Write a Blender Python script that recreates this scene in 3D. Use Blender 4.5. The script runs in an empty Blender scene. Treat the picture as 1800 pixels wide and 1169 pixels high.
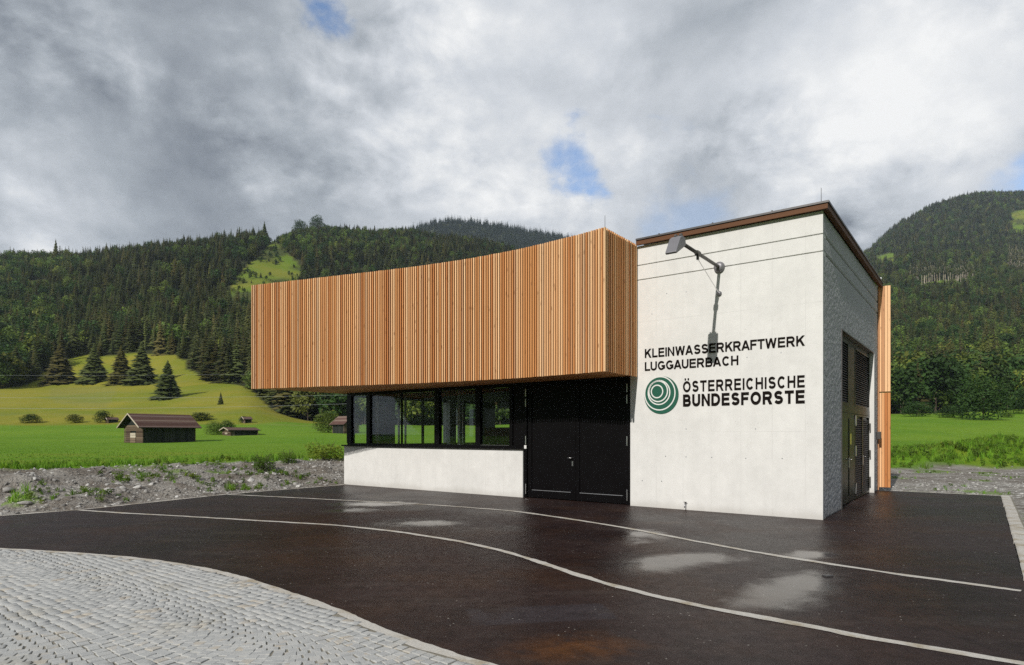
import bpy, math, random
import numpy as np
from mathutils import Vector, Matrix

R = math.radians
random.seed(7)
rng = np.random.default_rng(11)
scene = bpy.context.scene
col = scene.collection

# ------------------------------------------------------------------ camera, sky, sun, exposure
FPX, HOR, EYE = 1108.0, 763.0, 1.65           # focal length and horizon of the 1800 px wide photograph, eye height in metres
cam = bpy.data.cameras.new("camera")
cam_o = bpy.data.objects.new("camera", cam)
col.objects.link(cam_o)
cam.sensor_width = 36.0
cam.lens = 36.0 * FPX / 1800.0
cam.shift_y = (HOR - 584.5) / 1800.0
cam.clip_start = 0.05
cam.clip_end = 9000
cam_o.location = (0, 0, EYE)
cam_o.rotation_euler = (R(90), 0, 0)
scene.camera = cam_o

TH = R(36.8)                                   # turn of the building against the picture plane
CT, ST = math.cos(TH), math.sin(TH)
C0 = (5.97, 12.1)                              # front right corner of the concrete block
SUN_EL, SUN_OFF = R(33.6), R(3.6)
sx = -ST * math.cos(SUN_OFF) + CT * math.sin(SUN_OFF)
sy = -CT * math.cos(SUN_OFF) - ST * math.sin(SUN_OFF)
sun_dir = Vector((sx * math.cos(SUN_EL), sy * math.cos(SUN_EL), math.sin(SUN_EL)))
sun = bpy.data.lights.new("sun", 'SUN')
sun.energy = 4.3
sun.angle = R(0.5)
sun.color = (1.0, 0.955, 0.89)
sun_o = bpy.data.objects.new("sun", sun)
sun_o.rotation_euler = (-sun_dir).to_track_quat('-Z', 'Y').to_euler()
sun_o.location = (-20, -30, 40)
col.objects.link(sun_o)

scene.view_settings.view_transform = 'Standard'
scene.view_settings.look = 'None'
scene.view_settings.exposure = 0.0
scene.view_settings.gamma = 1.0
scene.view_settings.use_curve_mapping = False
scene.cycles.max_bounces = 8
scene.cycles.transparent_max_bounces = 12
scene.cycles.volume_bounces = 1
scene.cycles.use_denoising = False


class NT:
    """small helper to write node trees"""
    def __init__(self, tree):
        self.t = tree

    def n(self, kind, **kw):
        nd = self.t.nodes.new(kind)
        for k, v in kw.items():
            setattr(nd, k, v)
        return nd

    def put(self, sock, v):
        if hasattr(v, 'links') or hasattr(v, 'is_output'):
            self.t.links.new(v, sock)
        elif isinstance(v, (tuple, list)):
            n = len(sock.default_value)
            sock.default_value = tuple(v)[:n] + (1.0,) * max(0, n - len(v))
        else:
            sock.default_value = v

    def m(self, op, a, b=None, c=None, clamp=False):
        nd = self.n('ShaderNodeMath', operation=op, use_clamp=clamp)
        self.put(nd.inputs[0], a)
        if b is not None:
            self.put(nd.inputs[1], b)
        if c is not None:
            self.put(nd.inputs[2], c)
        return nd.outputs[0]

    def v(self, op, a, b=None, scale=None):
        nd = self.n('ShaderNodeVectorMath', operation=op)
        self.put(nd.inputs[0], a)
        if b is not None:
            self.put(nd.inputs[1], b)
        if scale is not None:
            self.put(nd.inputs['Scale'], scale)
        return nd.outputs['Value'] if op in ('DOT_PRODUCT', 'LENGTH', 'DISTANCE') else nd.outputs[0]

    def mix(self, f, a, b, mode='MIX'):
        nd = self.n('ShaderNodeMix', data_type='RGBA', blend_type=mode)
        self.put(nd.inputs[0], f)
        self.put(nd.inputs[6], a)
        self.put(nd.inputs[7], b)
        return nd.outputs[2]

    def noise(self, vec, scale, detail=4, rough=0.55, dist=0.0):
        nd = self.n('ShaderNodeTexNoise')
        if vec is not None:
            self.put(nd.inputs['Vector'], vec)
        nd.inputs['Scale'].default_value = scale
        nd.inputs['Detail'].default_value = detail
        nd.inputs['Roughness'].default_value = rough
        nd.inputs['Distortion'].default_value = dist
        return nd.outputs[0]

    def voro(self, vec, scale, feature='F1', out='Distance', rnd=1.0):
        nd = self.n('ShaderNodeTexVoronoi', feature=feature)
        if vec is not None:
            self.put(nd.inputs['Vector'], vec)
        nd.inputs['Scale'].default_value = scale
        nd.inputs['Randomness'].default_value = rnd
        return nd.outputs[out]

    def ramp(self, f, stops, mode='LINEAR'):
        nd = self.n('ShaderNodeValToRGB')
        cr = nd.color_ramp
        cr.interpolation = mode
        while len(cr.elements) < len(stops):
            cr.elements.new(0.5)
        for e, (p, c) in zip(cr.elements, stops):
            e.position = p
            e.color = tuple(c) + (1,) if not isinstance(c, (int, float)) else (c, c, c, 1)
        self.put(nd.inputs[0], f)
        return nd.outputs[0]

    def step(self, x, a, b, lo=0.0, hi=1.0):
        nd = self.n('ShaderNodeMapRange', interpolation_type='SMOOTHSTEP')
        self.put(nd.inputs[0], x)
        for i, q in enumerate((a, b, lo, hi)):
            self.put(nd.inputs[1 + i], q)
        return nd.outputs[0]


def view_dir(px, py):
    return Vector(((px - 900) / FPX, 1.0, (HOR - py) / FPX)).normalized()


world = bpy.data.worlds.new("World")
scene.world = world
world.use_nodes = True
wt = world.node_tree
wt.nodes.clear()
W = NT(wt)
w_out = W.n('ShaderNodeOutputWorld')
w_bg = W.n('ShaderNodeBackground')
w_bg.inputs['Strength'].default_value = 0.1
wt.links.new(w_bg.outputs[0], w_out.inputs[0])
sky = W.n('ShaderNodeTexSky', sky_type='NISHITA')
sky.sun_disc = False
sky.sun_elevation = SUN_EL
sky.sun_rotation = math.atan2(sx, sy)
sky.altitude = 700
sky.air_density = 1.0
sky.dust_density = 0.6
tc = W.n('ShaderNodeTexCoord')
D = tc.outputs['Generated']
sep = W.n('ShaderNodeSeparateXYZ')
wt.links.new(D, sep.inputs[0])
P = W.v('MULTIPLY', D, (1.0, 1.0, 1.45))
big = W.noise(P, 1.9, 2, 0.5, 0.2)
fine = W.noise(P, 3.6, 9, 0.56, 0.15)
fine2 = W.noise(W.v('ADD', P, (0.035, 0.03, 0.055)), 3.6, 9, 0.56, 0.15)
relief = W.m('SUBTRACT', fine, fine2)
puff = W.noise(P, 9.0, 7, 0.56, 0.2)
puff2 = W.noise(W.v('ADD', P, (0.014, 0.012, 0.022)), 9.0, 7, 0.56, 0.2)
wisp = W.m('ADD', 0.5, W.m('MULTIPLY', W.m('SUBTRACT', puff, puff2), W.step(fine, 0.42, 0.62)))


def lump(px, py, r0, r1, wob=0.10, tex=None):
    d = W.v('DOT_PRODUCT', D, tuple(view_dir(px, py)))
    ang = W.m('ARCCOSINE', W.m('MINIMUM', d, 1.0))
    ang = W.m('ADD', ang, W.m('MULTIPLY', W.m('SUBTRACT', fine if tex is None else tex, 0.5), wob * 4))
    return W.step(ang, r0, r1, 1.0, 0.0)


tone = W.m('ADD', 0.46, W.m('MULTIPLY', W.m('SUBTRACT', big, 0.5), 0.30))
tone = W.m('ADD', tone, W.m('MULTIPLY', W.m('SUBTRACT', fine, 0.5), 0.34))
tone = W.m('ADD', tone, W.m('MULTIPLY', relief, 0.85))
tone = W.m('ADD', tone, W.m('MULTIPLY', W.m('SUBTRACT', wisp, 0.5), 1.05))
for (px, py, a, b, k) in ((880, 120, 0.05, 0.48, 0.27), (1540, 225, 0.03, 0.27, 0.38), (1600, 120, 0.05, 0.33, 0.03), (1480, 400, 0.01, 0.12, -0.34),
                          (330, 180, 0.1, 0.42, -0.13), (90, 360, 0.02, 0.22, 0.16), (1290, 150, 0.02, 0.2, -0.10), (1010, 380, 0.0, 0.15, 0.08), (1700, 40, 0.05, 0.3, 0.06)):
    tone = W.m('ADD', tone, W.m('MULTIPLY', lump(px, py, a, b), k))
tone = W.m('MINIMUM', W.m('MAXIMUM', tone, 0.13), 0.97)
ccol = W.ramp(tone, [(0.0, (0.0, 0.0, 0.0)), (0.15, (0.125, 0.145, 0.185)), (0.45, (0.40, 0.435, 0.48)), (0.7, (0.66, 0.69, 0.735)), (1.0, (0.99, 0.99, 0.985))])
rag = W.m('ADD', W.m('MULTIPLY', puff, 0.65), W.m('MULTIPLY', fine, 0.35))
hole = W.m('MULTIPLY', lump(1028, 300, 0.0, 0.062, 0.11, rag), 0.9)
hole = W.m('MAXIMUM', hole, lump(565, 8, 0.0, 0.045, 0.08, rag))
hole = W.m('MAXIMUM', hole, lump(1815, 322, 0.0, 0.05, 0.05, rag))
hole = W.m('MAXIMUM', hole, W.m('MULTIPLY', lump(1195, 372, 0.0, 0.08, 0.10, rag), 0.35))
gap = W.step(W.m('ADD', W.m('MULTIPLY', fine, 0.6), W.m('MULTIPLY', big, 0.4)), 0.30, 0.36, 1.0, 0.0)
hole = W.m('MINIMUM', W.m('ADD', W.m('MULTIPLY', hole, 1.0), W.m('MULTIPLY', gap, 0.6)), 1.0)
cloud = W.v('SCALE', ccol, scale=10.0)
skyc = W.mix(1.0, sky.outputs[0], (1.7, 1.75, 1.85), 'MULTIPLY')
wt.links.new(W.mix(hole, cloud, skyc), w_bg.inputs[0])

# ------------------------------------------------------------------ helpers: meshes, objects, tags


class MB:
    def __init__(self):
        self.v, self.f = [], []

    def add(self, vs, fs):
        o = len(self.v)
        self.v += [tuple(p) for p in vs]
        self.f += [tuple(i + o for i in q) for q in fs]
        return self

    def box(self, x0, x1, y0, y1, z0, z1):
        x0, x1 = min(x0, x1), max(x0, x1)
        y0, y1 = min(y0, y1), max(y0, y1)
        return self.add([(x0, y0, z0), (x1, y0, z0), (x1, y1, z0), (x0, y1, z0), (x0, y0, z1), (x1, y0, z1), (x1, y1, z1), (x0, y1, z1)],
                        [(3, 2, 1, 0), (4, 5, 6, 7), (0, 1, 5, 4), (1, 2, 6, 5), (2, 3, 7, 6), (3, 0, 4, 7)])

    def prism(self, poly, axis, a, b):
        """poly: list of 2-D points, extruded from a to b along axis"""
        def p(q, w):
            return {'x': (w, q[0], q[1]), 'y': (q[0], w, q[1]), 'z': (q[0], q[1], w)}[axis]
        n = len(poly)
        vs = [p(q, a) for q in poly] + [p(q, b) for q in poly]
        fs = [tuple(range(n))[::-1], tuple(range(n, 2 * n))] + [(i, (i + 1) % n, n + (i + 1) % n, n + i) for i in range(n)]
        return self.add(vs, fs)

    def tube(self, pts, r, n=8, r1=None, cap=True):
        pts = [Vector(p) for p in pts]
        k = len(pts)
        rings = []
        for i, p in enumerate(pts):
            d = (pts[min(i + 1, k - 1)] - pts[max(i - 1, 0)]).normalized()
            a = d.cross(Vector((0, 0, 1)))
            if a.length < 1e-3:
                a = d.cross(Vector((1, 0, 0)))
            a.normalize()
            b = d.cross(a)
            rr = r if r1 is None else r + (r1 - r) * i / max(1, k - 1)
            rings.append([p + (a * math.cos(t) + b * math.sin(t)) * rr for t in [2 * math.pi * j / n for j in range(n)]])
        vs = [q for g in rings for q in g]
        fs = [(i * n + j, i * n + (j + 1) % n, (i + 1) * n + (j + 1) % n, (i + 1) * n + j) for i in range(k - 1) for j in range(n)]
        if cap:
            fs += [tuple(range(n))[::-1], tuple(range((k - 1) * n, k * n))]
        return self.add(vs, fs)

    def mesh(self, name):
        me = bpy.data.meshes.new(name)
        me.from_pydata(self.v, [], self.f)
        me.update()
        return me


def fix_normals(me):
    import bmesh
    bm = bmesh.new()
    bm.from_mesh(me)
    bmesh.ops.recalc_face_normals(bm, faces=bm.faces)
    bm.to_mesh(me)
    bm.free()


def np_mesh(name, verts, faces):
    """fast mesh from numpy arrays (faces n x k)"""
    verts = np.asarray(verts, dtype=np.float32)
    faces = np.asarray(faces, dtype=np.int32)
    me = bpy.data.meshes.new(name)
    n, k = faces.shape
    me.vertices.add(len(verts))
    me.vertices.foreach_set('co', verts.ravel())
    me.loops.add(n * k)
    me.loops.foreach_set('vertex_index', faces.ravel())
    me.polygons.add(n)
    me.polygons.foreach_set('loop_start', np.arange(0, n * k, k, dtype=np.int32))
    me.polygons.foreach_set('loop_total', np.full(n, k, dtype=np.int32))
    me.update(calc_edges=True)
    return me


def obj(name, data, mat=None, parent=None, smooth=False, bevel=0.0):
    me = data if isinstance(data, bpy.types.Mesh) else data.mesh(name)
    if not isinstance(data, bpy.types.Mesh):
        fix_normals(me)
    if mat is not None and not me.materials:
        me.materials.append(mat)
    if smooth:
        me.polygons.foreach_set('use_smooth', [True] * len(me.polygons))
    o = bpy.data.objects.new(name, me)
    col.objects.link(o)
    if parent is not None:
        o.parent = parent
    if bevel:
        b = o.modifiers.new('bevel', 'BEVEL')
        b.width = bevel
        b.segments = 2
        b.limit_method = 'ANGLE'
    return o


def tag(o, label=None, cat=None, group=None, kind=None):
    for k, v in (('label', label), ('category', cat), ('group', group), ('kind', kind)):
        if v:
            o[k] = v
    return o


def thing(name, label, cat, loc, rz=0.0, group=None):
    o = bpy.data.objects.new(name, None)
    o.empty_display_size = 0.3
    col.objects.link(o)
    o.location = loc
    o.rotation_euler = (0, 0, rz)
    return tag(o, label, cat, group)


def copy_tree(o, parent=None):
    c = o.copy()
    col.objects.link(c)
    c.parent = parent
    for ch in [x for x in o.children]:
        copy_tree(ch, c)
    return c


# ------------------------------------------------------------------ materials
MATS = {}


def material(name):
    m = bpy.data.materials.new(name)
    m.use_nodes = True
    m.node_tree.nodes.clear()
    N = NT(m.node_tree)
    out = N.n('ShaderNodeOutputMaterial')
    b = N.n('ShaderNodeBsdfPrincipled')
    m.node_tree.links.new(b.outputs[0], out.inputs[0])
    MATS[name] = m
    return m, N, b, out


def coords(N, kind='Object'):
    return N.n('ShaderNodeTexCoord').outputs[kind]


def world_pos(N):
    return N.n('ShaderNodeNewGeometry').outputs['Position']


def bump(N, b, h, strength, dist):
    nd = N.n('ShaderNodeBump')
    nd.inputs['Strength'].default_value = strength
    nd.inputs['Distance'].default_value = dist
    N.put(nd.inputs['Height'], h)
    N.put(b.inputs['Normal'], nd.outputs[0])


def plain(name, c, rough=0.6, metal=0.0, var=0.15, scale=6.0, spec=0.5, bumpk=0.0):
    m, N, b, _ = material(name)
    p = coords(N)
    n = N.noise(p, scale, 5, 0.6)
    f = N.m('ADD', 1.0 - var, N.m('MULTIPLY', n, 2 * var))
    N.put(b.inputs['Base Color'], N.mix(1.0, tuple(c), N.v('SCALE', (1, 1, 1), scale=f), 'MULTIPLY'))
    N.put(b.inputs['Roughness'], N.m('ADD', rough - 0.08, N.m('MULTIPLY', n, 0.16)))
    b.inputs['Metallic'].default_value = metal
    b.inputs['Specular IOR Level'].default_value = spec
    if bumpk:
        bump(N, b, N.noise(p, scale * 12, 3), bumpk, 0.01)
    return m


def wood(name, dark, mid, pale, grain='z', rough=0.62, spec=0.25):
    m, N, b, _ = material(name)
    oi = N.n('ShaderNodeObjectInfo')
    r = oi.outputs['Random']
    p = N.v('ADD', coords(N), N.v('SCALE', (37.0, 21.0, 53.0), scale=r))
    st = {'z': (60, 60, 1.6), 'x': (1.6, 60, 60), 'y': (60, 1.6, 60)}[grain]
    g = N.noise(N.v('MULTIPLY', p, st), 1.0, 5, 0.6, 0.6)
    st2 = {'z': (9, 9, 0.5), 'x': (0.5, 9, 9), 'y': (9, 0.5, 9)}[grain]
    g2 = N.noise(N.v('MULTIPLY', p, st2), 1.0, 3, 0.5)
    kn = N.voro(N.v('MULTIPLY', p, {'z': (14, 14, 2.3), 'x': (2.3, 14, 14), 'y': (14, 2.3, 14)}[grain]), 1.0)
    knot = N.step(kn, 0.06, 0.16, 1.0, 0.0)
    r2 = N.m('FRACT', N.m('MULTIPLY', r, 7.31))
    base = N.ramp(r, [(0.0, dark), (0.22, mid), (0.5, pale), (0.68, mid), (0.8, tuple(0.75 * a + 0.25 * c for a, c in zip(mid, dark))), (1.0, pale)])
    base = N.mix(N.m('MULTIPLY', N.step(r2, 0.88, 0.95), 0.35), base, (0.30, 0.24, 0.19))
    tone = N.m('ADD', 0.62, N.m('ADD', N.m('MULTIPLY', g, 0.45), N.m('MULTIPLY', g2, 0.35)))
    c = N.mix(1.0, base, N.v('SCALE', (1, 1, 1), scale=tone), 'MULTIPLY')
    c = N.mix(N.m('MULTIPLY', knot, 0.7), c, tuple(0.35 * q for q in dark))
    N.put(b.inputs['Base Color'], c)
    b.inputs['Roughness'].default_value = rough
    b.inputs['Specular IOR Level'].default_value = spec
    bump(N, b, g, 0.25, 0.004)
    return m


def concrete(name, c, rough_face=False):
    m, N, b, _ = material(name)
    p = coords(N)
    cloudy = N.noise(p, 0.9, 6, 0.6, 0.2)
    fine = N.noise(p, 45, 4, 0.65)
    streak = N.noise(N.v('MULTIPLY', p, (5, 5, 0.35)), 1.0, 4, 0.6)
    pore = N.step(N.voro(p, 13.0), 0.045, 0.10, 1.0, 0.0)
    spk = N.step(N.noise(p, 4.0, 2), 0.50, 0.62)
    pore = N.m('MULTIPLY', pore, spk)
    f = N.m('ADD', 0.76, N.m('ADD', N.m('MULTIPLY', cloudy, 0.28), N.m('ADD', N.m('MULTIPLY', fine, 0.10), N.m('MULTIPLY', streak, 0.12))))
    if not rough_face:
        sx_ = N.n('ShaderNodeSeparateXYZ')
        N.put(sx_.inputs[0], p)
        gx = N.m('ABSOLUTE', N.m('SUBTRACT', N.m('FRACT', N.m('DIVIDE', sx_.outputs[0], 0.62)), 0.5))
        gz = N.m('ABSOLUTE', N.m('SUBTRACT', N.m('FRACT', N.m('ADD', N.m('DIVIDE', sx_.outputs[2], 2.5), -0.18)), 0.5))
        ln = N.m('MAXIMUM', N.step(gx, 0.0, 0.016, 1.0, 0.0), N.step(gz, 0.0, 0.004, 1.0, 0.0))
        ln = N.m('MULTIPLY', ln, N.step(cloudy, 0.36, 0.6))
        f = N.m('SUBTRACT', f, N.m('MULTIPLY', ln, 0.13))
        f = N.m('ADD', f, N.m('MULTIPLY', N.m('SUBTRACT', N.noise(p, 4.5, 5, 0.65), 0.5), 0.22))
    colr = N.mix(1.0, tuple(c), N.v('SCALE', (1, 1, 1), scale=f), 'MULTIPLY')
    colr = N.mix(N.m('MULTIPLY', pore, 0.55), colr, tuple(q * 0.4 for q in c))
    sz = N.n('ShaderNodeSeparateXYZ')
    N.put(sz.inputs[0], world_pos(N))
    foot = N.step(N.m('ADD', sz.outputs[2], N.m('MULTIPLY', cloudy, 0.25)), 0.10, 0.34, 1.0, 0.0)
    colr = N.mix(N.m('MULTIPLY', foot, 0.30), colr, (0.25, 0.22, 0.18))
    N.put(b.inputs['Base Color'], colr)
    b.inputs['Roughness'].default_value = 0.85
    b.inputs['Specular IOR Level'].default_value = 0.25
    if rough_face:
        h = N.m('ADD', N.noise(p, 34, 5, 0.7), N.m('MULTIPLY', N.voro(p, 42), 0.5))
        bump(N, b, h, 0.5, 0.02)
    else:
        bump(N, b, N.m('SUBTRACT', N.m('MULTIPLY', fine, 0.5), pore), 0.35, 0.006)
    return m


def foliage(name, a, bcol, transl=0.25, stand=False):
    m, N, b, out = material(name)
    r = N.n('ShaderNodeObjectInfo').outputs['Random']
    p = coords(N)
    n = N.noise(p, 5.0, 3)
    f = N.m('ADD', N.m('MULTIPLY', r, 0.65), N.m('MULTIPLY', n, 0.35))
    c = N.mix(f, tuple(a), tuple(bcol))
    c = N.mix(N.m('MULTIPLY', N.step(N.m('FRACT', N.m('MULTIPLY', r, 13.7)), 0.82, 1.0), 0.6), c, tuple(q * k for q, k in zip(bcol, (1.5, 1.15, 0.9))))
    if stand:
        c = N.mix(N.m('MULTIPLY', N.step(N.m('FRACT', N.m('MULTIPLY', r, 51.7)), 0.72, 0.95), 0.5), c, (bcol[0] * 1.25, bcol[1] * 0.78, bcol[2] * 0.9))
    c = N.mix(1.0, c, N.v('SCALE', (1, 1, 1), scale=N.m('ADD', 0.6, N.m('MULTIPLY', N.m('FRACT', N.m('MULTIPLY', r, 29.3)), 0.85))), 'MULTIPLY')
    N.put(b.inputs['Base Color'], c)
    b.inputs['Roughness'].default_value = 0.7
    b.inputs['Specular IOR Level'].default_value = 0.2
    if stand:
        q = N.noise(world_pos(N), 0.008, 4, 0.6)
        c = N.mix(1.0, c, N.v('SCALE', (1.08, 1.0, 0.9), scale=N.m('ADD', 0.25, N.m('MULTIPLY', q, 1.75))), 'MULTIPLY')  # paints broad sunlit and shaded patches into the forest colour
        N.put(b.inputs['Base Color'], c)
    t = N.n('ShaderNodeBsdfTranslucent')
    N.put(t.inputs[0], c)
    mx = N.n('ShaderNodeMixShader')
    mx.inputs[0].default_value = transl
    m.node_tree.links.new(b.outputs[0], mx.inputs[1])
    m.node_tree.links.new(t.outputs[0], mx.inputs[2])
    m.node_tree.links.new(mx.outputs[0], out.inputs[0])
    return m


M_conc = concrete('concrete_pale', (0.66, 0.655, 0.635))
M_conc2 = concrete('concrete_rough', (0.38, 0.385, 0.40), True)
M_slat = wood('larch_slats', (0.46, 0.175, 0.055), (0.60, 0.275, 0.10), (0.80, 0.51, 0.28))
M_plank = wood('larch_planks', (0.46, 0.17, 0.05), (0.56, 0.25, 0.085), (0.64, 0.34, 0.14), 'x')
M_trim = wood('larch_trim', (0.085, 0.032, 0.013), (0.10, 0.04, 0.016), (0.12, 0.05, 0.02), 'x')
M_black = plain('black_paint', (0.0045, 0.004, 0.0045), 0.30, 0, 0.2, 3, 0.16)
M_olive = plain('olive_paint', (0.017, 0.018, 0.007), 0.34, 0, 0.15, 3, 0.22)
M_louvre = plain('brown_louvre', (0.013, 0.009, 0.007), 0.5, 0, 0.15, 3, 0.15)
M_membrane = plain('dark_membrane', (0.012, 0.010, 0.009), 0.9)
M_steel = plain('brushed_steel', (0.62, 0.62, 0.62), 0.3, 1.0, 0.08)
M_galv = plain('galvanised_steel', (0.42, 0.43, 0.45), 0.45, 0.8, 0.12, 12)
M_greym = plain('grey_lamp_paint', (0.20, 0.195, 0.21), 0.42, 0.3, 0.08)
M_darkm = plain('dark_lamp_metal', (0.075, 0.070, 0.065), 0.45, 0.4, 0.1)
M_cap = plain('grey_sheet_metal', (0.11, 0.105, 0.105), 0.4, 0.6, 0.12)
M_white = plain('white_plastic', (0.72, 0.72, 0.70), 0.5)
M_letter = plain('dark_letter_paint', (0.009, 0.006, 0.005), 0.75, 0, 0.1, 6, 0.08)
M_green = plain('emblem_green', (0.003, 0.085, 0.050), 0.5, 0, 0.06)
M_floor = plain('indoor_floor', (0.20, 0.20, 0.20), 0.5)
M_plaster = plain('indoor_plaster', (0.42, 0.43, 0.46), 0.8)
M_brownm = plain('brown_enamel', (0.10, 0.030, 0.020), 0.4)
M_roofm = plain('roof_gravel', (0.25, 0.24, 0.23), 0.9)
M_yellow = plain('yellow_sticker', (0.55, 0.50, 0.06), 0.5)
M_pipe = plain('pale_pipe', (0.62, 0.68, 0.70), 0.35, 0.4)
M_logs = wood('weathered_logs', (0.075, 0.050, 0.036), (0.12, 0.085, 0.062), (0.19, 0.14, 0.10), 'x', 0.85, 0.1)
M_boards = wood('dark_boards', (0.018, 0.022, 0.020), (0.026, 0.030, 0.027), (0.045, 0.048, 0.042), 'z', 0.85, 0.1)
M_shingle = wood('old_shingles', (0.075, 0.042, 0.035), (0.10, 0.056, 0.047), (0.15, 0.105, 0.092), 'x', 0.85, 0.1)
M_palewood = wood('grey_pale_wood', (0.33, 0.28, 0.22), (0.42, 0.36, 0.28), (0.52, 0.46, 0.38), 'x', 0.8, 0.1)
M_bark = plain('bark', (0.075, 0.055, 0.042), 0.9, 0, 0.3, 8)
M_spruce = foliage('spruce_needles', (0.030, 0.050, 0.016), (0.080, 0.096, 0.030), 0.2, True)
M_spruce_shaded = foliage('far_spruce_needles', (0.014, 0.030, 0.018), (0.024, 0.042, 0.024), 0.08)  # cloud shadow over the far mountain is painted in as darker needles
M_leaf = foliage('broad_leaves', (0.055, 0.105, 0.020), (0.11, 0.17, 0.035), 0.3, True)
M_leafdark = foliage('dark_leaves', (0.024, 0.056, 0.012), (0.040, 0.082, 0.018), 0.2)
M_grass = foliage('grass_blades', (0.12, 0.28, 0.018), (0.22, 0.36, 0.045), 0.45)
M_weed = foliage('weed_leaves', (0.07, 0.14, 0.018), (0.15, 0.23, 0.032), 0.35)

# glass
m, N, b, out = material('window_glass')
tr = N.n('ShaderNodeBsdfTransparent')
tr.inputs[0].default_value = (0.97, 0.99, 0.98, 1)
gl = N.n('ShaderNodeBsdfGlossy')
gl.inputs['Roughness'].default_value = 0.02
fr = N.n('ShaderNodeFresnel')
N.put(fr.inputs[0], N.m('ADD', 1.5, N.m('MULTIPLY', N.n('ShaderNodeNewGeometry').outputs['Backfacing'], -0.8333)))
mx = N.n('ShaderNodeMixShader')
N.put(mx.inputs[0], N.m('MULTIPLY', fr.outputs[0], 0.9))
m.node_tree.links.new(tr.outputs[0], mx.inputs[1])
m.node_tree.links.new(gl.outputs[0], mx.inputs[2])
m.node_tree.links.new(mx.outputs[0], out.inputs[0])
M_glass = m

# rocks: tone from one rock to the next
m, N, b, out = material('limestone_rock')
r = N.n('ShaderNodeObjectInfo').outputs['Random']
p = coords(N)
c = N.ramp(r, [(0.0, (0.18, 0.17, 0.16)), (0.5, (0.33, 0.32, 0.30)), (0.85, (0.47, 0.46, 0.44)), (1.0, (0.64, 0.63, 0.60))])
f = N.m('ADD', 0.65, N.m('MULTIPLY', N.noise(p, 3.0, 5, 0.65), 0.7))
N.put(b.inputs['Base Color'], N.mix(1.0, c, N.v('SCALE', (1, 1, 1), scale=f), 'MULTIPLY'))
b.inputs['Roughness'].default_value = 0.9
bump(N, b, N.noise(p, 9, 5, 0.7), 0.6, 0.08)
M_rock = m

# cobblestone
m, N, b, out = material('granite_cobble')
r = N.n('ShaderNodeObjectInfo').outputs['Random']
pw = world_pos(N)
cell = N.voro(pw, 9.0, out='Color')
sc = N.n('ShaderNodeSeparateColor')
N.put(sc.inputs[0], cell)
r3 = N.m('FRACT', N.m('ADD', r, sc.outputs[0]))
c = N.ramp(r3, [(0.0, (0.34, 0.345, 0.34)), (0.55, (0.38, 0.385, 0.375)), (0.9, (0.42, 0.42, 0.405)), (1.0, (0.39, 0.355, 0.30))])
f = N.m('ADD', 0.72, N.m('ADD', N.m('MULTIPLY', N.noise(pw, 160, 3, 0.7), 0.36), N.m('MULTIPLY', N.noise(pw, 1.3, 4), 0.24)))
c = N.mix(1.0, c, N.v('SCALE', (1, 1, 1), scale=f), 'MULTIPLY')
dirt = N.step(N.noise(N.v('ADD', pw, (3.1, 1.7, 0)), 1.1, 5, 0.62), 0.54, 0.72)
c = N.mix(N.m('MULTIPLY', dirt, 0.35), c, (0.34, 0.30, 0.21))
N.put(b.inputs['Base Color'], c)
b.inputs['Roughness'].default_value = 0.75
bump(N, b, N.noise(pw, 70, 4, 0.7), 0.5, 0.01)
M_cobble = m

# bedding sand between the stones, and the stone strips let into the asphalt
M_bed = plain('joint_sand', (0.21, 0.195, 0.16), 0.95, 0, 0.3, 3, 0.1, 0.4)
m, N, b, out = material('pale_stone_strip')
pw = world_pos(N)
f = N.noise(pw, 3.0, 5, 0.65)
g = N.noise(pw, 55, 4, 0.7)
c = N.mix(N.step(f, 0.45, 0.72), (0.46, 0.44, 0.40), (0.30, 0.25, 0.17))
c = N.mix(1.0, c, N.v('SCALE', (1, 1, 1), scale=N.m('ADD', 0.55, N.m('MULTIPLY', g, 0.9))), 'MULTIPLY')
N.put(b.inputs['Base Color'], c)
b.inputs['Roughness'].default_value = 0.8
bump(N, b, g, 0.5, 0.01)
M_strip = m

# wet asphalt
m, N, b, out = material('wet_asphalt')
pw = world_pos(N)
big_ = N.noise(pw, 0.35, 5, 0.6, 0.3)
mid_ = N.noise(N.v('MULTIPLY', pw, (1, 1.0, 1)), 1.4, 5, 0.62, 0.4)
grit = N.m('ADD', N.m('MULTIPLY', N.noise(pw, 130, 3, 0.75), 0.5), N.m('MULTIPLY', N.noise(pw, 38, 4, 0.75), 0.5))
speck = N.step(N.voro(pw, 13.0), 0.07, 0.12, 1.0, 0.0)
speck = N.m('MULTIPLY', speck, N.step(N.noise(pw, 2.2, 3), 0.48, 0.68))


def puddle(x, y, rx, ry, rot, wob=0.5):
    d = N.v('SUBTRACT', pw, (x, y, 0.0))
    e = N.v('DOT_PRODUCT', d, (math.cos(rot) / rx, math.sin(rot) / rx, 0.0))
    g_ = N.v('DOT_PRODUCT', d, (-math.sin(rot) / ry, math.cos(rot) / ry, 0.0))
    q = N.m('SQRT', N.m('ADD', N.m('MULTIPLY', e, e), N.m('MULTIPLY', g_, g_)))
    q = N.m('ADD', q, N.m('MULTIPLY', N.m('SUBTRACT', mid_, 0.5), wob * 4.2))
    return N.step(q, 0.35, 1.25, 1.0, 0.0)


def ground_pt(px, py):
    y = EYE * FPX / (py - HOR)
    return ((px - 900) / FPX * y, y)


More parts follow.
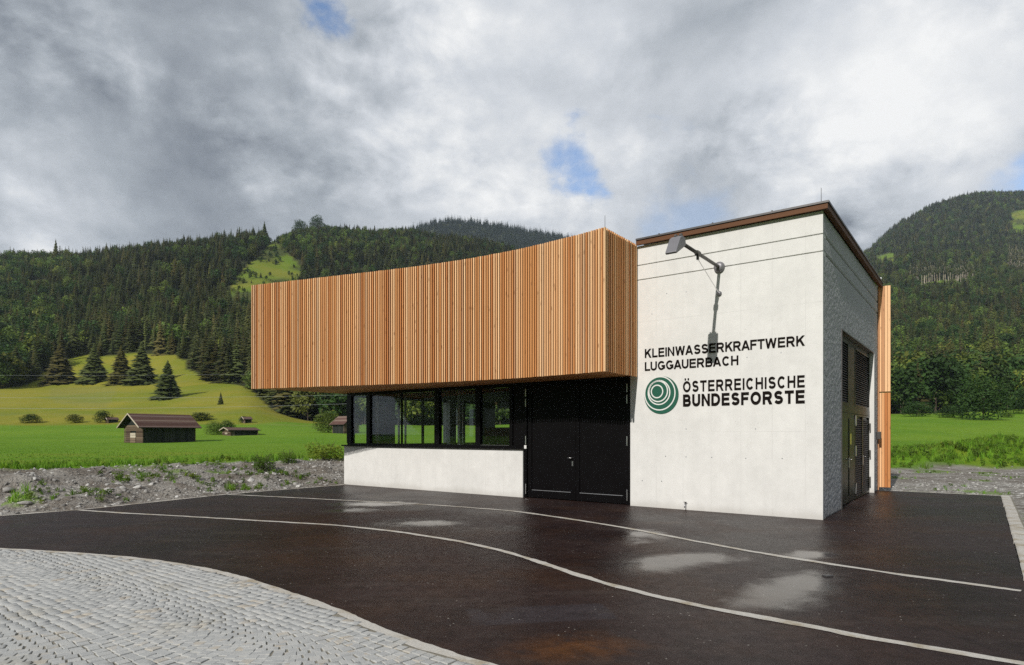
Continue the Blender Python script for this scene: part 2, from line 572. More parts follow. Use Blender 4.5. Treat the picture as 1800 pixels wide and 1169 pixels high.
wet = None
for (px, py, rx, ry, rot) in ((1188, 985, 0.95, 0.50, 0.55), (1388, 1034, 1.25, 0.36, 0.84), (1428, 975, 0.50, 0.28, 0.4), (1118, 938, 0.45, 0.3, 0.3),
                              (650, 886, 1.0, 0.55, 0), (745, 920, 0.7, 0.4, 0), (615, 897, 0.6, 0.4, 0), (1060, 940, 0.9, 0.8, 0.3)):
    x, y = ground_pt(px, py)
    q = puddle(x, y, rx, ry, rot)
    wet = q if wet is None else N.m('MAXIMUM', wet, q)
damp = N.step(big_, 0.38, 0.62)
small = N.noise(pw, 7.0, 5, 0.68, 0.3)
brown = N.step(N.noise(N.v('ADD', pw, (7.3, 2.1, 0)), 0.6, 6, 0.65), 0.45, 0.66)
rx_, ry_ = ground_pt(1010, 1140)
rust = N.m('MULTIPLY', puddle(rx_, ry_, 0.75, 0.42, 0.3, 0.9), N.step(mid_, 0.42, 0.62))
c = N.mix(damp, (0.030, 0.0200, 0.0193), (0.0150, 0.0094, 0.0098))
c = N.mix(N.m('MULTIPLY', brown, 0.6), c, (0.038, 0.0195, 0.0125))
c = N.mix(N.m('MULTIPLY', rust, 0.75), c, (0.12, 0.046, 0.012))
px_, py_ = ground_pt(950, 1079)
dv = N.v('SUBTRACT', pw, (px_, py_, 0.0))
rt = 0.16
e1 = N.m('ABSOLUTE', N.v('DOT_PRODUCT', dv, (math.cos(rt), math.sin(rt), 0.0)))
e2 = N.m('ABSOLUTE', N.v('DOT_PRODUCT', dv, (-math.sin(rt), math.cos(rt), 0.0)))
tar = N.m('MULTIPLY', N.step(N.m('ADD', e1, N.m('MULTIPLY', small, 0.06)), 0.66, 0.72, 1.0, 0.0), N.step(N.m('ADD', e2, N.m('MULTIPLY', small, 0.08)), 0.26, 0.34, 1.0, 0.0))
tar = N.m('MULTIPLY', tar, N.step(mid_, 0.30, 0.5))
c = N.mix(N.m('MULTIPLY', tar, 0.75), c, (0.034, 0.030, 0.035))
lane = N.step(N.noise(N.v('MULTIPLY', N.v('ADD', pw, (0, 3.3, 0)), (0.5, 2.2, 1)), 1.0, 5, 0.65), 0.52, 0.66)
c = N.mix(N.m('MULTIPLY', lane, 0.3), c, (0.054, 0.044, 0.040))
c = N.mix(1.0, c, N.v('SCALE', (1, 1, 1), scale=N.m('MAXIMUM', 0.12, N.m('ADD', -1.25, N.m('ADD', N.m('MULTIPLY', grit, 2.9), N.m('MULTIPLY', small, 1.6))))), 'MULTIPLY')
c = N.mix(N.m('MULTIPLY', speck, 0.95), c, (0.42, 0.39, 0.35))
N.put(b.inputs['Base Color'], c)
ro = N.m('SUBTRACT', N.m('SUBTRACT', 0.47, N.m('MULTIPLY', damp, 0.10)), N.m('MULTIPLY', small, 0.14))
ro = N.m('SUBTRACT', ro, N.m('MULTIPLY', wet, 0.20))
N.put(b.inputs['Roughness'], N.m('MAXIMUM', ro, 0.10))
N.put(b.inputs['Specular IOR Level'], N.m('ADD', 0.055, N.m('MULTIPLY', wet, 0.34)))
nd = N.n('ShaderNodeBump')
N.put(nd.inputs['Strength'], N.m('SUBTRACT', 0.32, N.m('MULTIPLY', wet, 0.27)))
nd.inputs['Distance'].default_value = 0.012
N.put(nd.inputs['Height'], N.m('ADD', grit, N.m('MULTIPLY', N.noise(pw, 420, 2), 0.5)))
N.put(b.inputs['Normal'], nd.outputs[0])
M_asph = m

# terrain: gravel, grass, yellow meadow, forest floor from the surveyed zones
m, N, b, out = material('terrain')


def attr(N, nm):
    nd = N.n('ShaderNodeAttribute')
    nd.attribute_name = nm
    return nd.outputs['Fac']


pw = world_pos(N)
g1 = N.noise(pw, 0.06, 5, 0.6)
g2 = N.noise(pw, 0.9, 6, 0.7)
g3 = N.noise(pw, 9.0, 4, 0.7)
grassc = N.mix(N.step(g1, 0.35, 0.65), (0.105, 0.212, 0.012), (0.145, 0.245, 0.018))
grassc = N.mix(N.m('MULTIPLY', N.step(g2, 0.45, 0.75), 0.5), grassc, (0.13, 0.25, 0.022))
yel = N.mix(N.step(N.noise(pw, 0.035, 5, 0.6), 0.38, 0.62), (0.175, 0.205, 0.018), (0.265, 0.240, 0.030))
yel = N.mix(N.m('MULTIPLY', N.step(g2, 0.4, 0.7), 0.4), yel, (0.11, 0.15, 0.02))
gc = N.mix(attr(N, 'yellow'), grassc, yel)
gc = N.mix(N.m('MULTIPLY', attr(N, 'mown'), 0.6), gc, (0.20, 0.21, 0.075))
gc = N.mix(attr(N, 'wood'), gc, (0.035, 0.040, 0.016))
gc = N.mix(1.0, gc, N.v('SCALE', (1, 1, 1), scale=N.m('ADD', 0.42, N.m('ADD', N.m('MULTIPLY', g3, 0.6), N.m('MULTIPLY', g2, 0.55)))), 'MULTIPLY')
vc = N.voro(pw, 11.0, out='Color')
sc = N.n('ShaderNodeSeparateColor')
N.put(sc.inputs[0], vc)
vd = N.voro(pw, 11.0)
vd2 = N.voro(pw, 32.0)
grav = N.ramp(sc.outputs[0], [(0.0, (0.14, 0.13, 0.115)), (0.5, (0.27, 0.255, 0.23)), (0.85, (0.39, 0.38, 0.35)), (1.0, (0.56, 0.55, 0.52))])
soil = N.mix(N.step(g2, 0.35, 0.65), (0.15, 0.130, 0.108), (0.28, 0.265, 0.24))
grav = N.mix(N.step(N.m('ADD', N.noise(pw, 1.7, 5, 0.65), N.m('MULTIPLY', attr(N, 'soil'), 0.5)), 0.46, 0.62), grav, soil)
c = N.mix(attr(N, 'grass'), grav, gc)
N.put(b.inputs['Base Color'], c)
b.inputs['Roughness'].default_value = 0.92
b.inputs['Specular IOR Level'].default_value = 0.12
hh = N.m('ADD', N.m('MULTIPLY', N.m('SUBTRACT', 1.0, vd), 0.6), N.m('ADD', g3, N.m('MULTIPLY', vd2, -0.3)))
bump(N, b, hh, 0.9, 0.06)
M_terrain = m

# ------------------------------------------------------------------ terrain


def vnoise(x, y, seed=0):
    xi, yi = np.floor(x), np.floor(y)
    fx, fy = x - xi, y - yi
    fx, fy = fx * fx * (3 - 2 * fx), fy * fy * (3 - 2 * fy)

    def h(a, b_):
        q = np.sin(a * 127.1 + b_ * 311.7 + seed * 74.7) * 43758.5453
        return q - np.floor(q)
    return (h(xi, yi) * (1 - fx) + h(xi + 1, yi) * fx) * (1 - fy) + (h(xi, yi + 1) * (1 - fx) + h(xi + 1, yi + 1) * fx) * fy


def fbm(x, y, seed=0, oct=4):
    a, s, t = 0.5, 0.0, 0.0
    for i in range(oct):
        s = s + a * vnoise(x, y, seed + i)
        t += a
        x, y, a = x * 2.03, y * 2.03, a * 0.5
    return s / t


def sstep(x, a, b_):
    t = np.clip((x - a) / (b_ - a), 0, 1)
    return t * t * (3 - 2 * t)


COLS = [-900, 0, 150, 300, 440, 520, 620, 720, 770, 860, 950, 1050, 1200, 1450, 1513, 1580, 1650, 1700, 1800, 2700]
ROWS = {   # depth in metres: height of the ground seen against the photograph, per column
    36:   ['f'] * 20,
    77:   ['f'] * 13 + ['g'] * 7,
    105:  [764, 764, 765, 765, 764, 763, 763, 762, 762, 761, 760, 757, 752, 746, 745, 744, 743, 743, 743, 743],
    135:  [744, 744, 745, 745, 744, 750, 754, 754, 754, 752, 750, 746, 742, 736, 735, 734, 733, 733, 733, 733],
    180:  [712, 712, 714, 712, 705, 735, 744, 745, 745, 744, 742, 738, 734, 727, 726, 725, 722, 720, 718, 715],
    240:  [676, 678, 680, 672, 668, 700, 724, 726, 726, 724, 722, 718, 712, 692, 690, 688, 684, 680, 672, 670],
    320:  [612, 612, 610, 604, 602, 640, 668, 672, 672, 672, 674, 676, 676, 656, 652, 648, 644, 640, 630, 630],
    430:  [545, 545, 540, 530, 520, 552, 585, 595, 598, 605, 612, 620, 625, 606, 602, 598, 594, 592, 590, 590],
    540:  [484, 488, 480, 462, 460, 480, 505, 518, 524, 535, 550, 565, 575, 570, 564, 558, 554, 552, 550, 550],
    640:  [464, 466, 458, 438, 420, 428, 438, 446, 452, 466, 488, 510, 530, 535, 530, 524, 520, 520, 518, 520],
    800:  [520, 520, 512, 500, 460, 411, 407, 413, 419, 428, 452, 478, 500, 500, 494, 486, 482, 480, 478, 480],
    1100: [590, 590, 580, 560, 540, 520, 510, 500, 490, 490, 490, 500, 510, 478, 462, 446, 436, 434, 432, 440],
    1500: [640, 640, 630, 610, 580, 540, 490, 450, 440, 440, 448, 465, 500, 505, 458, 394, 360, 345, 342, 330],
    1800: [660, 660, 650, 620, 590, 540, 450, 403, 388, 394, 411, 432, 500, 540, 500, 430, 385, 352, 343, 325],
    2600: [690, 690, 680, 660, 640, 600, 540, 500, 500, 500, 500, 520, 560, 590, 560, 520, 500, 480, 460, 450],
}
RY = np.array(sorted(ROWS), dtype=float)
RA = (np.array(COLS, dtype=float) - 900) / FPX
RZ = np.array([[0.6 if q == 'f' else 1.0 if q == 'g' else EYE + (HOR - q) / FPX * yy for q in ROWS[int(yy)]] for yy in RY])
RZ[0, 13:] = 0.38
FINEA = np.linspace(RA[0], RA[-1], 700)
FZ = np.array([np.interp(FINEA, RA, z) for z in RZ])
k_ = np.hanning(19)
k_ /= k_.sum()
FZ = np.array([np.convolve(np.pad(z, 9, mode='edge'), k_, mode='valid') for z in FZ])

LEFT_EDGE = [(-40, 3.0), (-22, 8.4), (-10.3, 12.7), (-9.36, 13.74), (-7.78, 17.25), (-5.46, 20.5), (0.5, 26.0), (8, 27), (30, 22.0)]


def edge_dist(X, Y, line):
    best = np.full(X.shape, 1e9)
    sign = np.ones(X.shape)
    for (x0, y0), (x1, y1) in zip(line[:-1], line[1:]):
        dx, dy = x1 - x0, y1 - y0
        t = np.clip(((X - x0) * dx + (Y - y0) * dy) / (dx * dx + dy * dy), 0, 1)
        ex, ey = X - (x0 + t * dx), Y - (y0 + t * dy)
        d = np.hypot(ex, ey)
        s = np.where(dx * (Y - y0) - dy * (X - x0) > 0, 1.0, -1.0)
        up = d < best
        best = np.where(up, d, best)
        sign = np.where(up, s, sign)
    return best * sign


def mound(X, Y):
    a = 0.85 * np.exp(-(((X - 25.0) / 4.2) ** 2 + ((Y - 32.5) / 2.4) ** 2))
    b_ = 0.32 * np.exp(-(((X - 20.0) / 2.6) ** 2 + ((Y - 32.0) / 2.0) ** 2))
    c_ = 0.55 * np.exp(-(((X - 31.0) / 4.0) ** 2 + ((Y - 33.0) / 2.2) ** 2))
    return (a + b_ + c_) * (0.8 + 0.4 * fbm(X * 0.7, Y * 0.7, 5))


def far_z(X, Y):
    Yc = np.clip(Y, RY[0], RY[-1] - 1e-3)
    a = np.clip(X / np.maximum(Y, 1.0), FINEA[0], FINEA[-1])
    i = np.clip(np.searchsorted(RY, Yc, side='right') - 1, 0, len(RY) - 2)
    t = (Yc - RY[i]) / (RY[i + 1] - RY[i])
    ai = (a - FINEA[0]) / (FINEA[1] - FINEA[0])
    j = np.clip(np.floor(ai).astype(int), 0, len(FINEA) - 2)
    u = ai - j
    z0 = FZ[i, j] * (1 - u) + FZ[i, j + 1] * u
    z1 = FZ[i + 1, j] * (1 - u) + FZ[i + 1, j + 1] * u
    z = z0 * (1 - t) + z1 * t
    amp = sstep(Y, 120, 500) * 9.0
    return z + amp * (fbm(X * 0.012, Y * 0.012, 3) - 0.5) + sstep(Y, 100, 180) * 1.2 * (fbm(X * 0.06, Y * 0.06, 8) - 0.5)


def local_su(X, Y):
    ex, ey = X - C0[0], Y - C0[1]
    return -ex * CT + ey * ST, ex * ST + ey * CT


def near_z(X, Y):
    d = edge_dist(X, Y, LEFT_EDGE)
    right = sstep(X, 6.0, 12.0)
    wob = fbm(X * 0.35, Y * 0.35, 21) - 0.5
    lump_ = fbm(X * 1.3, Y * 1.3, 31, 4) - 0.5
    bank = 0.60 * sstep(d + wob * 1.6, 0.15, 4.4) + 0.42 * lump_ * sstep(d, 0.2, 1.0) * (1 - sstep(d, 4.5, 7.5)) * (1 - 0.6 * right)
    notch = np.exp(-((X + 11.9 + 0.25 * (Y - 14)) / 0.55) ** 2) * sstep(d, 0.2, 1.2) * (1 - sstep(d, 2.5, 4.0))
    bank = bank - 0.32 * notch
    rgt = 0.38 * sstep(Y, 26, 36) + 0.10 * lump_
    z = bank * (1 - right) + rgt * right
    s, u = local_su(X, Y)
    flat_ = (d < 0.12) & ((s > -3.3) | (right < 0.5)) & (u < 8.4)
    yard = (s > -3.25) & (u < 8.3) & (d < 0.12)
    z = np.where(yard | ((d < 0.1) & (right < 0.3)), -0.04, np.maximum(z, -0.03))
    return z + mound(X, Y)


def ground_z(X, Y):
    X, Y = np.asarray(X, float), np.asarray(Y, float)
    w = sstep(Y, 28, 36)
    return near_z(X, np.minimum(Y, 60)) * (1 - w) + (far_z(X, Y) + mound(X, Y)) * w


def gz(x, y):
    return float(ground_z(np.array([x]), np.array([y]))[0])


def at(px, py, ymin=36.0, ymax=2500.0):
    """the place on the ground that lies along this line of sight"""
    a = (px - 900) / FPX
    Y = np.geomspace(ymin, ymax, 4000)
    z = ground_z(a * Y, Y)
    yi = HOR - (z - EYE) / Y * FPX
    k = np.argmax(yi <= py)
    return float(a * Y[k]), float(Y[k]), float(z[k])


def img_xy(X, Y, Z):
    return 900 + X / Y * FPX, HOR - (Z - EYE) / Y * FPX


def in_poly(x, y, poly):
    c_ = np.zeros(x.shape, bool)
    n = len(poly)
    for i in range(n):
        (x0, y0), (x1, y1) = poly[i], poly[(i + 1) % n]
        cross = ((y0 > y) != (y1 > y)) & (x < (x1 - x0) * (y - y0) / (y1 - y0 + 1e-9) + x0)
        c_ ^= cross
    return c_


FB_X = [-900, -200, 0, 60, 110, 240, 300, 330, 370, 440, 480, 520, 620, 900, 1100, 1300, 1450, 1560, 1800, 2700]
FB_Y = [225, 225, 228, 246, 292, 300, 292, 266, 238, 212, 180, 168, 165, 165, 165, 165, 165, 160, 172, 172]


def forest_mask(X, Y, Z):
    px, py = img_xy(X, Y, Z)
    f = Y > np.interp(px, FB_X, FB_Y) * (0.96 + 0.08 * fbm(X * 0.05, Y * 0.05, 17))
    clear = in_poly(px, py, [(478, 416), (500, 440), (538, 475), (512, 530), (430, 545), (392, 530), (420, 480), (460, 446)]) & (Y > 380) & (Y < 830)
    clear |= in_poly(px, py, [(1612, 497), (1700, 490), (1712, 506), (1650, 512), (1610, 510)]) & (Y > 500)
    clear |= in_poly(px, py, [(1775, 372), (1900, 360), (1900, 420), (1780, 410)]) & (Y > 800)
    clear |= in_poly(px, py, [(1768, 606), (1900, 600), (1900, 636), (1776, 634)]) & (Y > 220)
    clear |= in_poly(px, py, [(1536, 450), (1570, 444), (1575, 464), (1545, 466)]) & (Y > 700)
    clear |= in_poly(px, py, [(40, 494), (80, 490), (86, 512), (48, 516)]) & (Y > 300)
    return f & ~clear


def grid(xs, ys):
    X, Y = np.meshgrid(xs, ys)
    return X, Y


def quads(nr, nc):
    i = np.arange(nr * nc).reshape(nr, nc)
    return np.stack([i[:-1, :-1], i[:-1, 1:], i[1:, 1:], i[1:, :-1]], -1).reshape(-1, 4)


def set_attr(me, nm, vals):
    a = me.attributes.new(nm, 'FLOAT', 'POINT')
    a.data.foreach_set('value', np.asarray(vals, dtype=np.float32).ravel())


def grass_near(X, Y):
    d = edge_dist(X, Y, LEFT_EDGE)
    nz = fbm(X * 0.5, Y * 0.5, 41) - 0.5
    nz2 = fbm(X * 0.9, Y * 0.9, 44)
    left = sstep(d + nz * 3.0, 4.2, 5.6)
    left = np.maximum(left, sstep(nz2, 0.72, 0.78) * sstep(d, 0.6, 1.5) * 0.7)
    right_z = sstep(Y + nz * 2.0, 28.4, 29.6)
    right_z = np.maximum(right_z, 0.6 * sstep(nz2, 0.60, 0.72))
    rt = sstep(X, 5.0, 10.0)
    return left * (1 - rt) + right_z * rt


xs = np.concatenate([np.arange(-80, -25, 1.0), np.arange(-25, 36, 0.16), np.arange(36, 80, 1.0)])
ys = np.arange(5.0, 36.4, 0.16)
X, Y = grid(xs, ys)
Z = ground_z(X, Y)
me = np_mesh('ground', np.stack([X, Y, Z], -1).reshape(-1, 3), quads(len(ys), len(xs)))
set_attr(me, 'grass', grass_near(X, Y))
set_attr(me, 'yellow', 0.35 * sstep(fbm(X * 0.4, Y * 0.4, 51), 0.5, 0.7))
set_attr(me, 'wood', np.zeros(X.shape))
set_attr(me, 'soil', np.where(X > 6, sstep(Y, 20.5, 24.0), 0.3 * np.ones(X.shape)))
g_near = obj('ground', me, M_terrain, smooth=True)
tag(g_near, 'grey gravel bank and dirt edge around the asphalt yard', 'ground', kind='structure')

aa = np.linspace(-2.3, 1.75, 620)
yy = np.geomspace(35.8, 2600, 330)
A, Y = grid(aa, yy)
X = A * Y
Z = ground_z(X, Y) - 0.02
me = np_mesh('hillside', np.stack([X, Y, Z], -1).reshape(-1, 3), quads(len(yy), len(aa)))
px, py = img_xy(X, Y, Z)
fm = forest_mask(X, Y, Z).astype(float)
set_attr(me, 'grass', np.ones(X.shape))
bound = np.interp(px, [-900, 0, 300, 440, 520, 700, 1400, 2700], [128, 128, 132, 130, 150, 170, 185, 185])
yl = sstep(Y + 10 * (fbm(X * 0.04, Y * 0.04, 61) - 0.5), bound, bound + 6) * (px < 1000)
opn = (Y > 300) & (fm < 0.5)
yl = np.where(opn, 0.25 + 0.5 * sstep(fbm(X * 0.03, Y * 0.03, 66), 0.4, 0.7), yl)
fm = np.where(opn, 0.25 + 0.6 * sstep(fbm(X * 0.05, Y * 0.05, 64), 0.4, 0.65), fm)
band_ = np.abs(((Z * 0.22 + 0.9 * fbm(X * 0.03, Y * 0.03, 68)) % 1.0) - 0.5)
mown = (in_poly(px, py, [(85, 681), (208, 680), (190, 716), (150, 716), (92, 706)]) * 0.5 + 0.55 * sstep(band_, 0.40, 0.5)) * (Y > 135) * (Y < 300) * (fm < 0.1)
set_attr(me, 'yellow', yl)
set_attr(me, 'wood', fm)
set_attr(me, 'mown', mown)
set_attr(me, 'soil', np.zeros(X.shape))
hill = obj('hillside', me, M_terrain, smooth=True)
tag(hill, 'green valley field rising to meadow slopes and mountain sides', 'hillside', kind='structure')

# the land behind the photographer
M_back = plain('back_meadow', (0.085, 0.20, 0.02), 0.9, 0, 0.3, 0.2, 0.1)
me = MB().add([(-2500, -2500, -0.10), (2500, -2500, -0.10), (2500, 60, -0.10), (-2500, 60, -0.10)], [(0, 1, 2, 3)])
tag(obj('valley_floor', me, M_back), 'flat green valley floor', 'ground', kind='structure')

# unseen wooded flank added behind the photographer to darken the window reflections
M_opp = plain('added_flank_woods', (0.030, 0.048, 0.018), 0.95, 0, 0.45, 0.03, 0.05)
tq = np.linspace(-1.72, 1.72, 150)
rq = np.linspace(0, 1, 26)
TQ, RQ = np.meshgrid(tq, rq)
rad_ = 170 + 620 * RQ
XO, YO = rad_ * np.sin(TQ) * 2.2, -rad_ * np.cos(TQ * 0.9) - 40
ZO = -2 + 330 * sstep(RQ, 0.0, 1.0) * (0.75 + 0.5 * fbm(XO * 0.004, YO * 0.004, 12)) + 14 * (fbm(XO * 0.04, YO * 0.04, 15) - 0.5) * sstep(RQ, 0.02, 0.2)
tag(obj('added_flank', np_mesh('added_flank', np.stack([XO, YO, ZO], -1).reshape(-1, 3), quads(26, 150)), M_opp), 'unseen wooded flank added behind the camera to darken window reflections', 'hillside', kind='structure')

# ------------------------------------------------------------------ yard: asphalt, strips, kerb, cobbles


def su(s, u, z=0.0):
    return (C0[0] - s * CT + u * ST, C0[1] + s * ST + u * CT, z)


def ribbon(name, pts, w, z, mat, jitter=0.012, thick=0.0):
    """a narrow band along a smooth line on the ground"""
    pts = np.array(pts, float)
    d = np.concatenate([[0], np.cumsum(np.hypot(*np.diff(pts, axis=0).T))])
    t = np.arange(0, d[-1], 0.06)
    q = np.stack([np.interp(t, d, pts[:, 0]), np.interp(t, d, pts[:, 1])], -1)
    ker = np.hanning(25)
    ker /= ker.sum()
    q = np.stack([np.convolve(np.pad(q[:, i], 12, mode='reflect', reflect_type='odd'), ker, mode='valid') for i in (0, 1)], -1)
    tg = np.gradient(q, axis=0)
    tg /= np.linalg.norm(tg, axis=1)[:, None]
    nn = np.stack([-tg[:, 1], tg[:, 0]], -1)
    j1, j2 = [np.convolve(rng.normal(0, jitter * 1.6, len(q) + 4), np.ones(5) / 5, mode='valid') for _ in (0, 1)]
    a = q + nn * (w / 2 + j1)[:, None]
    c_ = q - nn * (w / 2 + j2)[:, None]
    v = np.concatenate([np.c_[a, np.full(len(q), z)], np.c_[c_, np.full(len(q), z)]])
    n = len(q)
    i = np.arange(n - 1)
    return obj(name, np_mesh(name, v, np.stack([i, i + 1, n + i + 1, n + i], -1)), mat)


a_pts = [(-40, 3.0), (-22, 8.4), (-10.3, 12.7), (-9.36, 13.74), (-7.78, 17.25), (-5.46, 20.5), su(13.9, 0.5)[:2], su(0.5, 0.5)[:2], su(0.5, 8.0)[:2], su(-2.83, 8.0)[:2], su(-2.83, -14)[:2],
         (8, -14), (-40, -14)]
asph = MB().add([(x, y, 0.0) for x, y in a_pts], [tuple(range(len(a_pts)))])
tag(obj('asphalt_yard', asph, M_asph), 'dark wet asphalt yard in front of the building', 'asphalt', kind='structure')

line_a = [(397, 869), (500, 874), (600, 879.3), (767, 888), (900, 898), (1000, 912), (1100, 928), (1200, 947), (1333, 972), (1467, 993), (1600, 1013), (1733, 1030), (1797, 1039.5)]
line_b = [(140, 897), (200, 901), (400, 912), (600, 924), (700, 935), (800, 950), (883, 968), (950, 988), (1033, 1017), (1100, 1035), (1200, 1060), (1333, 1085), (1467, 1110), (1600, 1133), (1733, 1157), (1800, 1168), (1900, 1184)]
for ln, lab in ((line_a, 'thin pale stone strip curving across the asphalt nearest the building'), (line_b, 'thin pale stone strip sweeping through the middle of the asphalt yard')):
    o = ribbon('stone_strip', [ground_pt(*q) for q in ln], 0.105, 0.004, M_strip)
    tag(o, lab, 'paving strip', kind='structure')
o = ribbon('stone_strip', [(-22, 8.45), (-10.3, 12.72), (-9.36, 13.78), (-7.80, 17.28), (-5.48, 20.53)], 0.10, 0.006, M_strip, 0.03)
tag(o, 'pale stone edging between asphalt and gravel bank', 'edging', kind='structure')
# kerb on the right: separate kerb stones
kerb = tag(obj('kerb', MB().box(2.85, 3.06, -14, 8.0, -0.05, 0.004), M_bed), 'pale concrete kerb along the right edge of the asphalt', 'kerb', kind='structure')
kerb.location = (C0[0], C0[1], 0)
kerb.rotation_euler = (0, 0, -TH)
kmesh = MB().prism([(0.0, -0.02), (0.19, -0.02), (0.19, 0.018), (0.165, 0.030), (0.02, 0.030), (0.0, 0.020)], 'y', 0.0, 0.98).mesh('kerb_stone')
fix_normals(kmesh)
kmesh.materials.append(M_strip)
for i in range(15):
    k = obj('kerb_stone', kmesh, None, kerb)
    k.location = (2.84 + random.uniform(-.008, .008), 7.0 - i * 1.0, random.uniform(-0.006, 0.002))
    k.rotation_euler = (0, 0, random.uniform(-.006, .006))
ribbon_back = ribbon('stone_strip', [su(-0.3, 8.04)[:2], su(-1.5, 8.04)[:2], su(-2.83, 8.04)[:2]], 0.08, 0.005, M_strip, 0.02)
tag(ribbon_back, 'narrow pale edging at the rear end of the asphalt beside the gravel', 'edging', kind='structure')

cob_edge = [(-60, 962), (0, 965.7), (66.7, 969), (183, 977), (290, 989), (367, 1002), (433, 1020), (500, 1043), (567, 1065), (600, 1078), (700, 1123), (817, 1160), (860, 1169), (1000, 1230)]
cob_line = [(-13, 9.6)] + [ground_pt(*q) for q in cob_edge]
cl = np.array(cob_line)
bed_poly = [(x, y, 0.004) for x, y in cob_line] + [(cl[-1, 0], -3, 0.004), (-13, -3, 0.004)]
bed = tag(obj('cobblestone_paving', MB().add(bed_poly, [tuple(range(len(bed_poly)))]), M_bed), 'pale grey cobblestone paving laid in arcs in the foreground', 'paving', kind='structure')
o = ribbon('stone_strip', cob_line, 0.11, 0.008, M_strip, 0.012)
tag(o, 'sandy stone border between cobblestones and asphalt', 'edging', kind='structure')

lane_dir = np.array([CT, -ST])
lane_nrm = np.array([ST, CT])
LW, RAD, STN = 1.33, 0.92, 0.090
stones = []
org = np.array([-3.3, 6.62])
for lane in range(-6, 4):
    for i in range(-110, 110):
        half = math.asin(min(0.98, LW / 2 / RAD))
        n = int(2 * half * RAD / (STN * 1.02))
        off = rng.uniform(-0.3, 0.3)
        for k in range(n):
            ang = -half + 2 * half * (k + 0.5 + off * 0.5) / n
            q = RAD * math.sin(ang)
            p_ = RAD * math.cos(ang) + i * (STN + 0.006) + (0.05 if lane % 2 else 0)
            c_ = org + lane_nrm * (lane * LW + q) + lane_dir * p_
            stones.append((c_[0], c_[1], ang))
stones = np.array(stones)
cx, cy, ca = stones.T
ed = np.interp(cx, cl[:, 0], cl[:, 1])
keep = (cx < cl[-1, 0]) & (cx > -12.5) & (cy > 2.6) & (edge_dist(cx, cy, cob_line) < -0.055) & (cx > -0.95 * cy - 1.2)
stones = stones[keep]


def stone_geo(sx_, sy_, tx, ty, top):
    a, c_ = sx_ / 2, sy_ / 2
    i1, i2 = a * 0.97, c_ * 0.97
    j1, j2 = a * 0.91, c_ * 0.91
    v = [(-a, -c_, -0.01), (a, -c_, -0.01), (a, c_, -0.01), (-a, c_, -0.01)]
    v += [(x, y, top - 0.003 + x * tx + y * ty) for x, y in ((-i1, -i2), (i1, -i2), (i1, i2), (-i1, i2))]
    v += [(x, y, top + x * tx + y * ty) for x, y in ((-j1, -j2), (j1, -j2), (j1, j2), (-j1, j2))]
    f = [(8, 9, 10, 11)] + [(i, (i + 1) % 4, 4 + (i + 1) % 4, 4 + i) for i in range(4)] + [(4 + i, 4 + (i + 1) % 4, 8 + (i + 1) % 4, 8 + i) for i in range(4)]
    return v, f


rotl = math.atan2(lane_dir[1], lane_dir[0])
spx = 900 + stones[:, 0] / stones[:, 1] * FPX
spy = HOR + EYE * FPX / stones[:, 1]
inview = (spx > 0) & (spx < 1800) & (spy < 1169)
order = np.argsort(np.where(inview, stones[:, 1], 1e6))
single = set(order[:300].tolist())
cmesh = []
for i in range(10):
    v, f = stone_geo(0.091 + rng.uniform(-.011, .006), 0.090 + rng.uniform(-.012, .005), rng.normal(0, .016), rng.normal(0, .016), 0.0085)
    mm = MB().add(v, f).mesh('cobblestone')
    mm.materials.append(M_cobble)
    cmesh.append(mm)
SV, SF = [], []
for i, (x, y, a_) in enumerate(stones):
    rz = rotl + a_ + rng.normal(0, 0.05)
    x += rng.normal(0, .004)
    y += rng.normal(0, .004)
    if i in single:
        o = obj('cobblestone', cmesh[int(rng.integers(10))], None, bed)
        o.location = (x, y, 0.004 + rng.uniform(-.003, .003))
        o.rotation_euler = (0, 0, rz)
    else:
        v, f = stone_geo(0.091 + rng.uniform(-.011, .006), 0.090 + rng.uniform(-.012, .005), rng.normal(0, .016), rng.normal(0, .016), 0.0085 + rng.uniform(-.003, .003))
        v = np.array(v)
        c_, s_ = math.cos(rz), math.sin(rz)
        w_ = np.stack([v[:, 0] * c_ - v[:, 1] * s_ + x, v[:, 0] * s_ + v[:, 1] * c_ + y, v[:, 2] + 0.004], -1)
        SF.append(np.array(f) + 12 * len(SV))
        SV.append(w_)
o = obj('cobblestones', np_mesh('cobblestones', np.concatenate(SV), np.concatenate(SF)), M_cobble, bed)
tag(o, kind='stuff')

# ------------------------------------------------------------------ the power station building
BLD = thing('power_station_building', 'white concrete power station with cantilevered larch slat upper storey', 'building', (C0[0], C0[1], 0), -TH)


def bb(mb, s0, s1, u0, u1, z0, z1):
    return mb.box(-s1, -s0, u0, u1, z0, z1)


def bpart(name, mat, *boxes, parent=BLD, bevel=0.0):
    mb = MB()
    for q in boxes:
        bb(mb, *q)
    return obj(name, mb, mat, parent, bevel=bevel)


def world_of(s, u, z):
    return Vector(su(s, u, z))


# curved face of the timber storey: (along the facade, out from the wall)
CURVE = np.array([(3.87, 1.58), (4.7, 1.47), (5.6, 1.40), (6.4, 1.39), (7.4, 1.45), (8.5, 1.60), (10.0, 1.93), (11.5, 2.33), (13.0, 2.73), (14.55, 3.14)])
ss = np.linspace(3.87, 14.55, 600)
tt = np.interp(ss, CURVE[:, 0], CURVE[:, 1])
kk = np.hanning(81)
kk /= kk.sum()
tt = np.convolve(np.pad(tt, 40, mode='reflect', reflect_type='odd'), kk, mode='valid')
arc = np.concatenate([[0], np.cumsum(np.hypot(np.diff(ss), np.diff(tt)))])


def curve_t(s):
    return float(np.interp(s, ss, tt))


ZT, ZB = 5.97, 2.99
